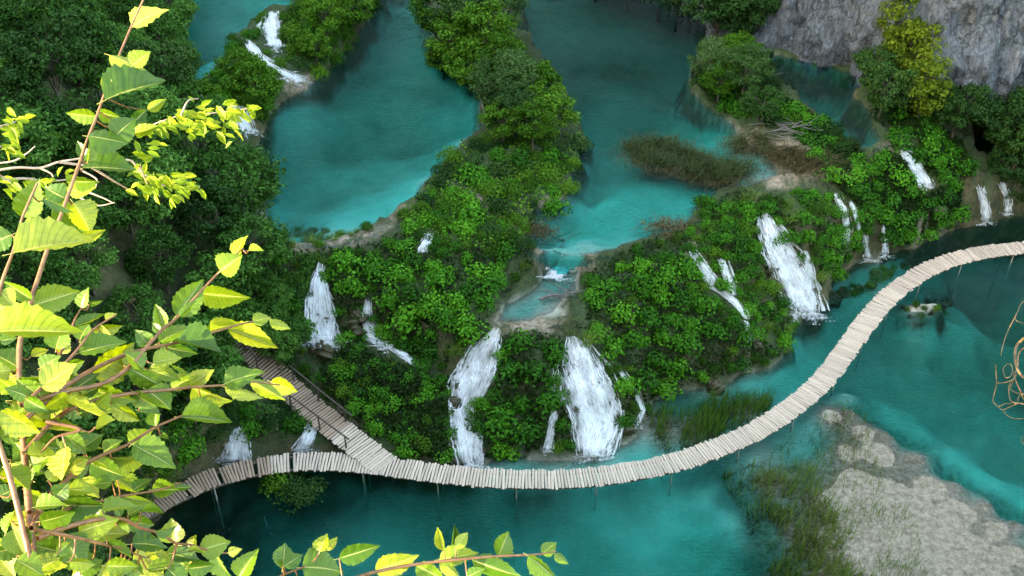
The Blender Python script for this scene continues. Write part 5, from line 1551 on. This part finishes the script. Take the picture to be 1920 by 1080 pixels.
root0 = np.array([-.52, .62, 46.1])
bushy = empty('leafy_shrub', tuple(root0))
tag(bushy, 'sunlit shrub with large pleated yellow-green leaves filling the near left corner', 'shrub')
stem3, stem2, stemparts = [], [], []
for pts, d0, d1, rad in STEMS:
    p2 = spline([(x, y, 0) for x, y in pts], 10 * len(pts))[:, :2]
    dd = np.linspace(d0, d1, len(p2))
    p3 = near(p2[:, 0], p2[:, 1], dd)
    stem2.append(p2); stem3.append(p3); stemparts.append([])
for i, (pts, d0, d1, rad) in enumerate(STEMS):
    p3 = stem3[i]
    if pts[-1][1] > 1030:
        p3 = np.vstack([p3, spline([p3[-1], (p3[-1] + root0) / 2 + np.array([0, .05, 0]), root0], 6)[1:]])
    stemparts[i].append(tube(p3 - root0, np.linspace(rad * .32, rad * .95, len(p3)), 6))
place = []
for bx, by, tx, ty, wpx, shp in LEAVES:
    best = (1e9, 0, 0)
    for i, p2 in enumerate(stem2):
        d = np.hypot(p2[:, 0] - bx, p2[:, 1] - by)
        k = int(d.argmin())
        if d[k] < best[0]: best = (d[k], i, k)
    dist_px, si, k = best
    ds = np.linalg.norm(stem3[si][k] - np.array([0, 0, CAMZ]))
    d = ds + random.uniform(-.03, .10) + (dist_px / 2059 * ds * .4)
    L2 = math.hypot(tx - bx, ty - by)
    B = near(bx, by, d)
    fore = random.uniform(-.35, .30)
    tx, ty = bx + (tx - bx) * 1.02, by + (ty - by) * 1.02
    T = near(tx, ty, d + fore * L2 / FOC * d)
    if dist_px > 7:                                              # side twig out to the leaf
        a = stem3[si][k]
        stemparts[si].append(tube(spline([a - root0, (a * .5 + B * .5) - root0 + np.array([0, 0, -.006]), B - root0], 5), np.linspace(.0010, .0007, 5), 5))
    X = T - B
    L = np.linalg.norm(X)
    ax = X / L
    cm = np.array([0, 0, CAMZ]) - (B + T) / 2
    cm /= np.linalg.norm(cm)
    nz = cm * .75 + np.array([-.12, -.10, .65])                  # leaves face the light and the viewer
    nz -= ax * (nz @ ax); nz /= np.linalg.norm(nz)
    roll = random.gauss(0, .55)
    yv = np.cross(nz, ax)
    nz2 = nz * math.cos(roll) + yv * math.sin(roll)
    yv = np.cross(nz2, ax)
    vis = max(.45, abs(nz2 @ cm))
    wr = min(1.7, max(.55, (wpx / L2) / .61 / vis ** .7))
    place.append((si, shp, Matrix(((ax[0] * L, yv[0] * L * wr, nz2[0] * L, B[0] - root0[0]), (ax[1] * L, yv[1] * L * wr, nz2[1] * L, B[1] - root0[1]), (ax[2] * L, yv[2] * L * wr, nz2[2] * L, B[2] - root0[2]), (0, 0, 0, 1)))))
branches = []
for i, parts in enumerate(stemparts):
    v, f = join(parts)
    branches.append(link('branch', mesh_np('branch', v, f, True), M['twig'], bushy))
for si, shp, mtx in place:
    o = bpy.data.objects.new('leaf', BIG[shp])
    o.parent = branches[si]
    o.matrix_basis = mtx
    COL.objects.link(o)

# ------------------------------------------------------------------ small-leaved branch behind it, curling vine at the right edge
def small_leaf(fold):
    v = [(0, 0, 0), (.3, .2, fold * .2), (.65, .19, fold * .19 - .03), (1, 0, -.1), (.65, -.19, fold * .19 - .03), (.3, -.2, fold * .2), (.35, 0, 0), (.7, 0, -.04)]
    f = [(0, 6, 1), (1, 6, 7, 2), (2, 7, 3), (0, 5, 6), (5, 4, 7, 6), (4, 3, 7)]
    me = bpy.data.meshes.new('leaf'); me.from_pydata(v, [], f); me.materials.append(M['smallleaf']); me.update()
    return me
SMALL = [small_leaf(.5), small_leaf(.2), small_leaf(.9)]
def small_branch(label, twigs, clusters, dist, per, lpx=(16, 30)):
    r0 = near(twigs[0][0][0], twigs[0][0][1], dist)
    o = empty('slender_branch', tuple(r0))
    tag(o, label, 'branch', 'slender branches of small leaves')
    tw = []
    for tpts in twigs:
        p2 = spline([(x, y, 0) for x, y in tpts], 8 * len(tpts))[:, :2]
        p3 = near(p2[:, 0], p2[:, 1], np.full(len(p2), dist) + np.linspace(0, .15, len(p2)))
        v, f = tube(p3 - r0, np.linspace(.0032, .0012, len(p3)), 5)
        tw.append((p2, link('twig', mesh_np('twig', v, f, True), M['greytwig'], o)))
    for cx, cy, rx, ry, n in clusters:
        for _ in range(int(n * per)):
            x, y = cx + random.gauss(0, rx * .5), cy + random.gauss(0, ry * .5)
            ti = min(range(len(tw)), key=lambda q: np.hypot(tw[q][0][:, 0] - x, tw[q][0][:, 1] - y).min())
            d = dist + random.uniform(-.1, .2)
            an = random.uniform(-.5, 1.2) if random.random() < .75 else random.uniform(-3.1, 3.1)
            L2 = random.uniform(*lpx)
            B = near(x, y, d); T = near(x + L2 * math.cos(an), y + L2 * math.sin(an), d + random.uniform(-.02, .02))
            X = T - B; L = np.linalg.norm(X); ax = X / L
            nz = -unit(B - np.array([0, 0, CAMZ])) * .6 + np.array([-.2, -.1, .7]) + rng.normal(0, .5, 3)
            nz -= ax * (nz @ ax); nz /= np.linalg.norm(nz)
            yv = np.cross(nz, ax)
            b = bpy.data.objects.new('leaf', random.choice(SMALL))
            b.parent = tw[ti][1]
            b.matrix_basis = Matrix(((ax[0] * L, yv[0] * L, nz[0] * L, B[0] - r0[0]), (ax[1] * L, yv[1] * L, nz[1] * L, B[1] - r0[1]), (ax[2] * L, yv[2] * L, nz[2] * L, B[2] - r0[2]), (0, 0, 0, 1)))
            COL.objects.link(b)
small_branch('slender twig of small bright leaves reaching toward the white lake-edge fall', [[(-60, 330), (25, 315), (75, 315), (110, 304), (150, 297), (185, 285), (230, 262), (285, 235), (320, 222), (350, 214), (400, 212), (470, 203)], [(338, 222), (352, 190), (372, 185)]],
             [(300, 235, 20, 12, 8), (335, 220, 30, 22, 22), (375, 225, 35, 30, 34), (425, 205, 36, 14, 18), (415, 235, 25, 22, 12), (455, 205, 20, 12, 8), (270, 245, 16, 10, 4)], 2.7, 1.0)
small_branch('drooping spray of small bright leaves below the slender twig', [[(110, 304), (170, 310), (240, 300), (262, 320), (300, 345), (335, 352), (375, 350)], [(262, 312), (280, 350), (300, 368)], [(170, 312), (215, 340), (250, 360)]],
             [(275, 330, 30, 20, 24), (310, 345, 40, 22, 34), (345, 350, 30, 16, 16), (270, 350, 25, 18, 12), (275, 280, 24, 24, 10)], 2.6, 1.0)
small_branch('small tuft of bright leaves at the left picture edge beside the forest', [[(-40, 250), (0, 238), (25, 230), (50, 222)], [(-30, 290), (0, 275), (15, 280)]], [(20, 235, 28, 24, 22), (8, 278, 12, 12, 8)], 2.2, 1.0, (20, 34))
small_branch('shaded row of small leaves behind the tall stem of the near shrub', [[(-30, 345), (40, 335), (90, 340), (140, 335)], [(0, 330), (60, 365), (110, 372)]], [(30, 345, 40, 16, 18), (90, 350, 40, 18, 18), (60, 375, 50, 16, 10), (120, 330, 20, 14, 8)], 2.2, 1.0, (18, 30))
def bare_twig(label, lines, dist):
    r0 = near(lines[0][0][0], lines[0][0][1], dist)
    o = empty('bare_twig', tuple(r0)); tag(o, label, 'twig')
    for ln in lines:
        p2 = spline([(x, y, 0) for x, y in ln], 7 * len(ln))[:, :2]
        p3 = near(p2[:, 0], p2[:, 1], np.full(len(p2), dist))
        v, f = tube(p3 - r0, np.linspace(.0024, .0010, len(p3)), 5)
        link('stem', mesh_np('stem', v, f, True), M['greytwig'], o)
bare_twig('bare grey twigs crossing behind the tall stem', [[(-20, 308), (25, 302), (50, 288), (66, 274)], [(75, 315), (95, 325), (100, 332)], [(150, 318), (180, 335), (180, 350)], [(140, 365), (180, 385), (215, 380)], [(165, 360), (195, 372), (213, 381)]], 2.5)

def vine(label, lines, dist):
    r0 = near(1925, 640, dist)
    o = empty('curling_vine', tuple(r0)); tag(o, label, 'vine')
    for ln, w in lines:
        p2 = spline([(x, y, 0) for x, y in ln], 9 * len(ln))[:, :2]
        dd = dist + .06 * np.sin(np.linspace(0, 6, len(p2)))
        p3 = near(p2[:, 0], p2[:, 1], dd)
        v, f = tube(p3 - r0, np.linspace(w * .42, w * .3, len(p3)), 6)
        link('tendril', mesh_np('tendril', v, f, True), M['vine'], o)
vine('dry brown vine curling in loops at the right picture edge', [
    ([(1945, 620), (1918, 636), (1905, 652), (1904, 680), (1912, 700), (1925, 712)], .0075), ([(1940, 640), (1912, 660), (1908, 690), (1902, 705), (1912, 730), (1920, 750)], .004),
    ([(1940, 560), (1918, 566), (1908, 585), (1905, 600), (1925, 608)], .0022), ([(1908, 585), (1895, 610), (1888, 625), (1880, 650), (1877, 666)], .0022), ([(1867, 684), (1868, 705), (1870, 716), (1880, 718), (1898, 712), (1908, 700)], .0026),
    ([(1870, 716), (1864, 740), (1862, 752), (1872, 762), (1885, 757), (1905, 757)], .002), ([(1882, 700), (1881, 692), (1886, 685), (1895, 683), (1899, 695), (1894, 706), (1886, 708), (1882, 700)], .0022),
    ([(1905, 705), (1893, 720), (1893, 745), (1902, 755), (1930, 756)], .003), ([(1872, 762), (1880, 768), (1900, 760), (1910, 757)], .0022), ([(1880, 768), (1890, 780), (1905, 785), (1930, 784)], .0018),
    ([(1945, 740), (1915, 740), (1909, 750), (1915, 757), (1945, 758)], .003), ([(1945, 810), (1920, 818), (1917, 830), (1945, 835)], .0022), ([(1900, 715), (1895, 730), (1912, 738), (1925, 735)], .002)], 2.4)
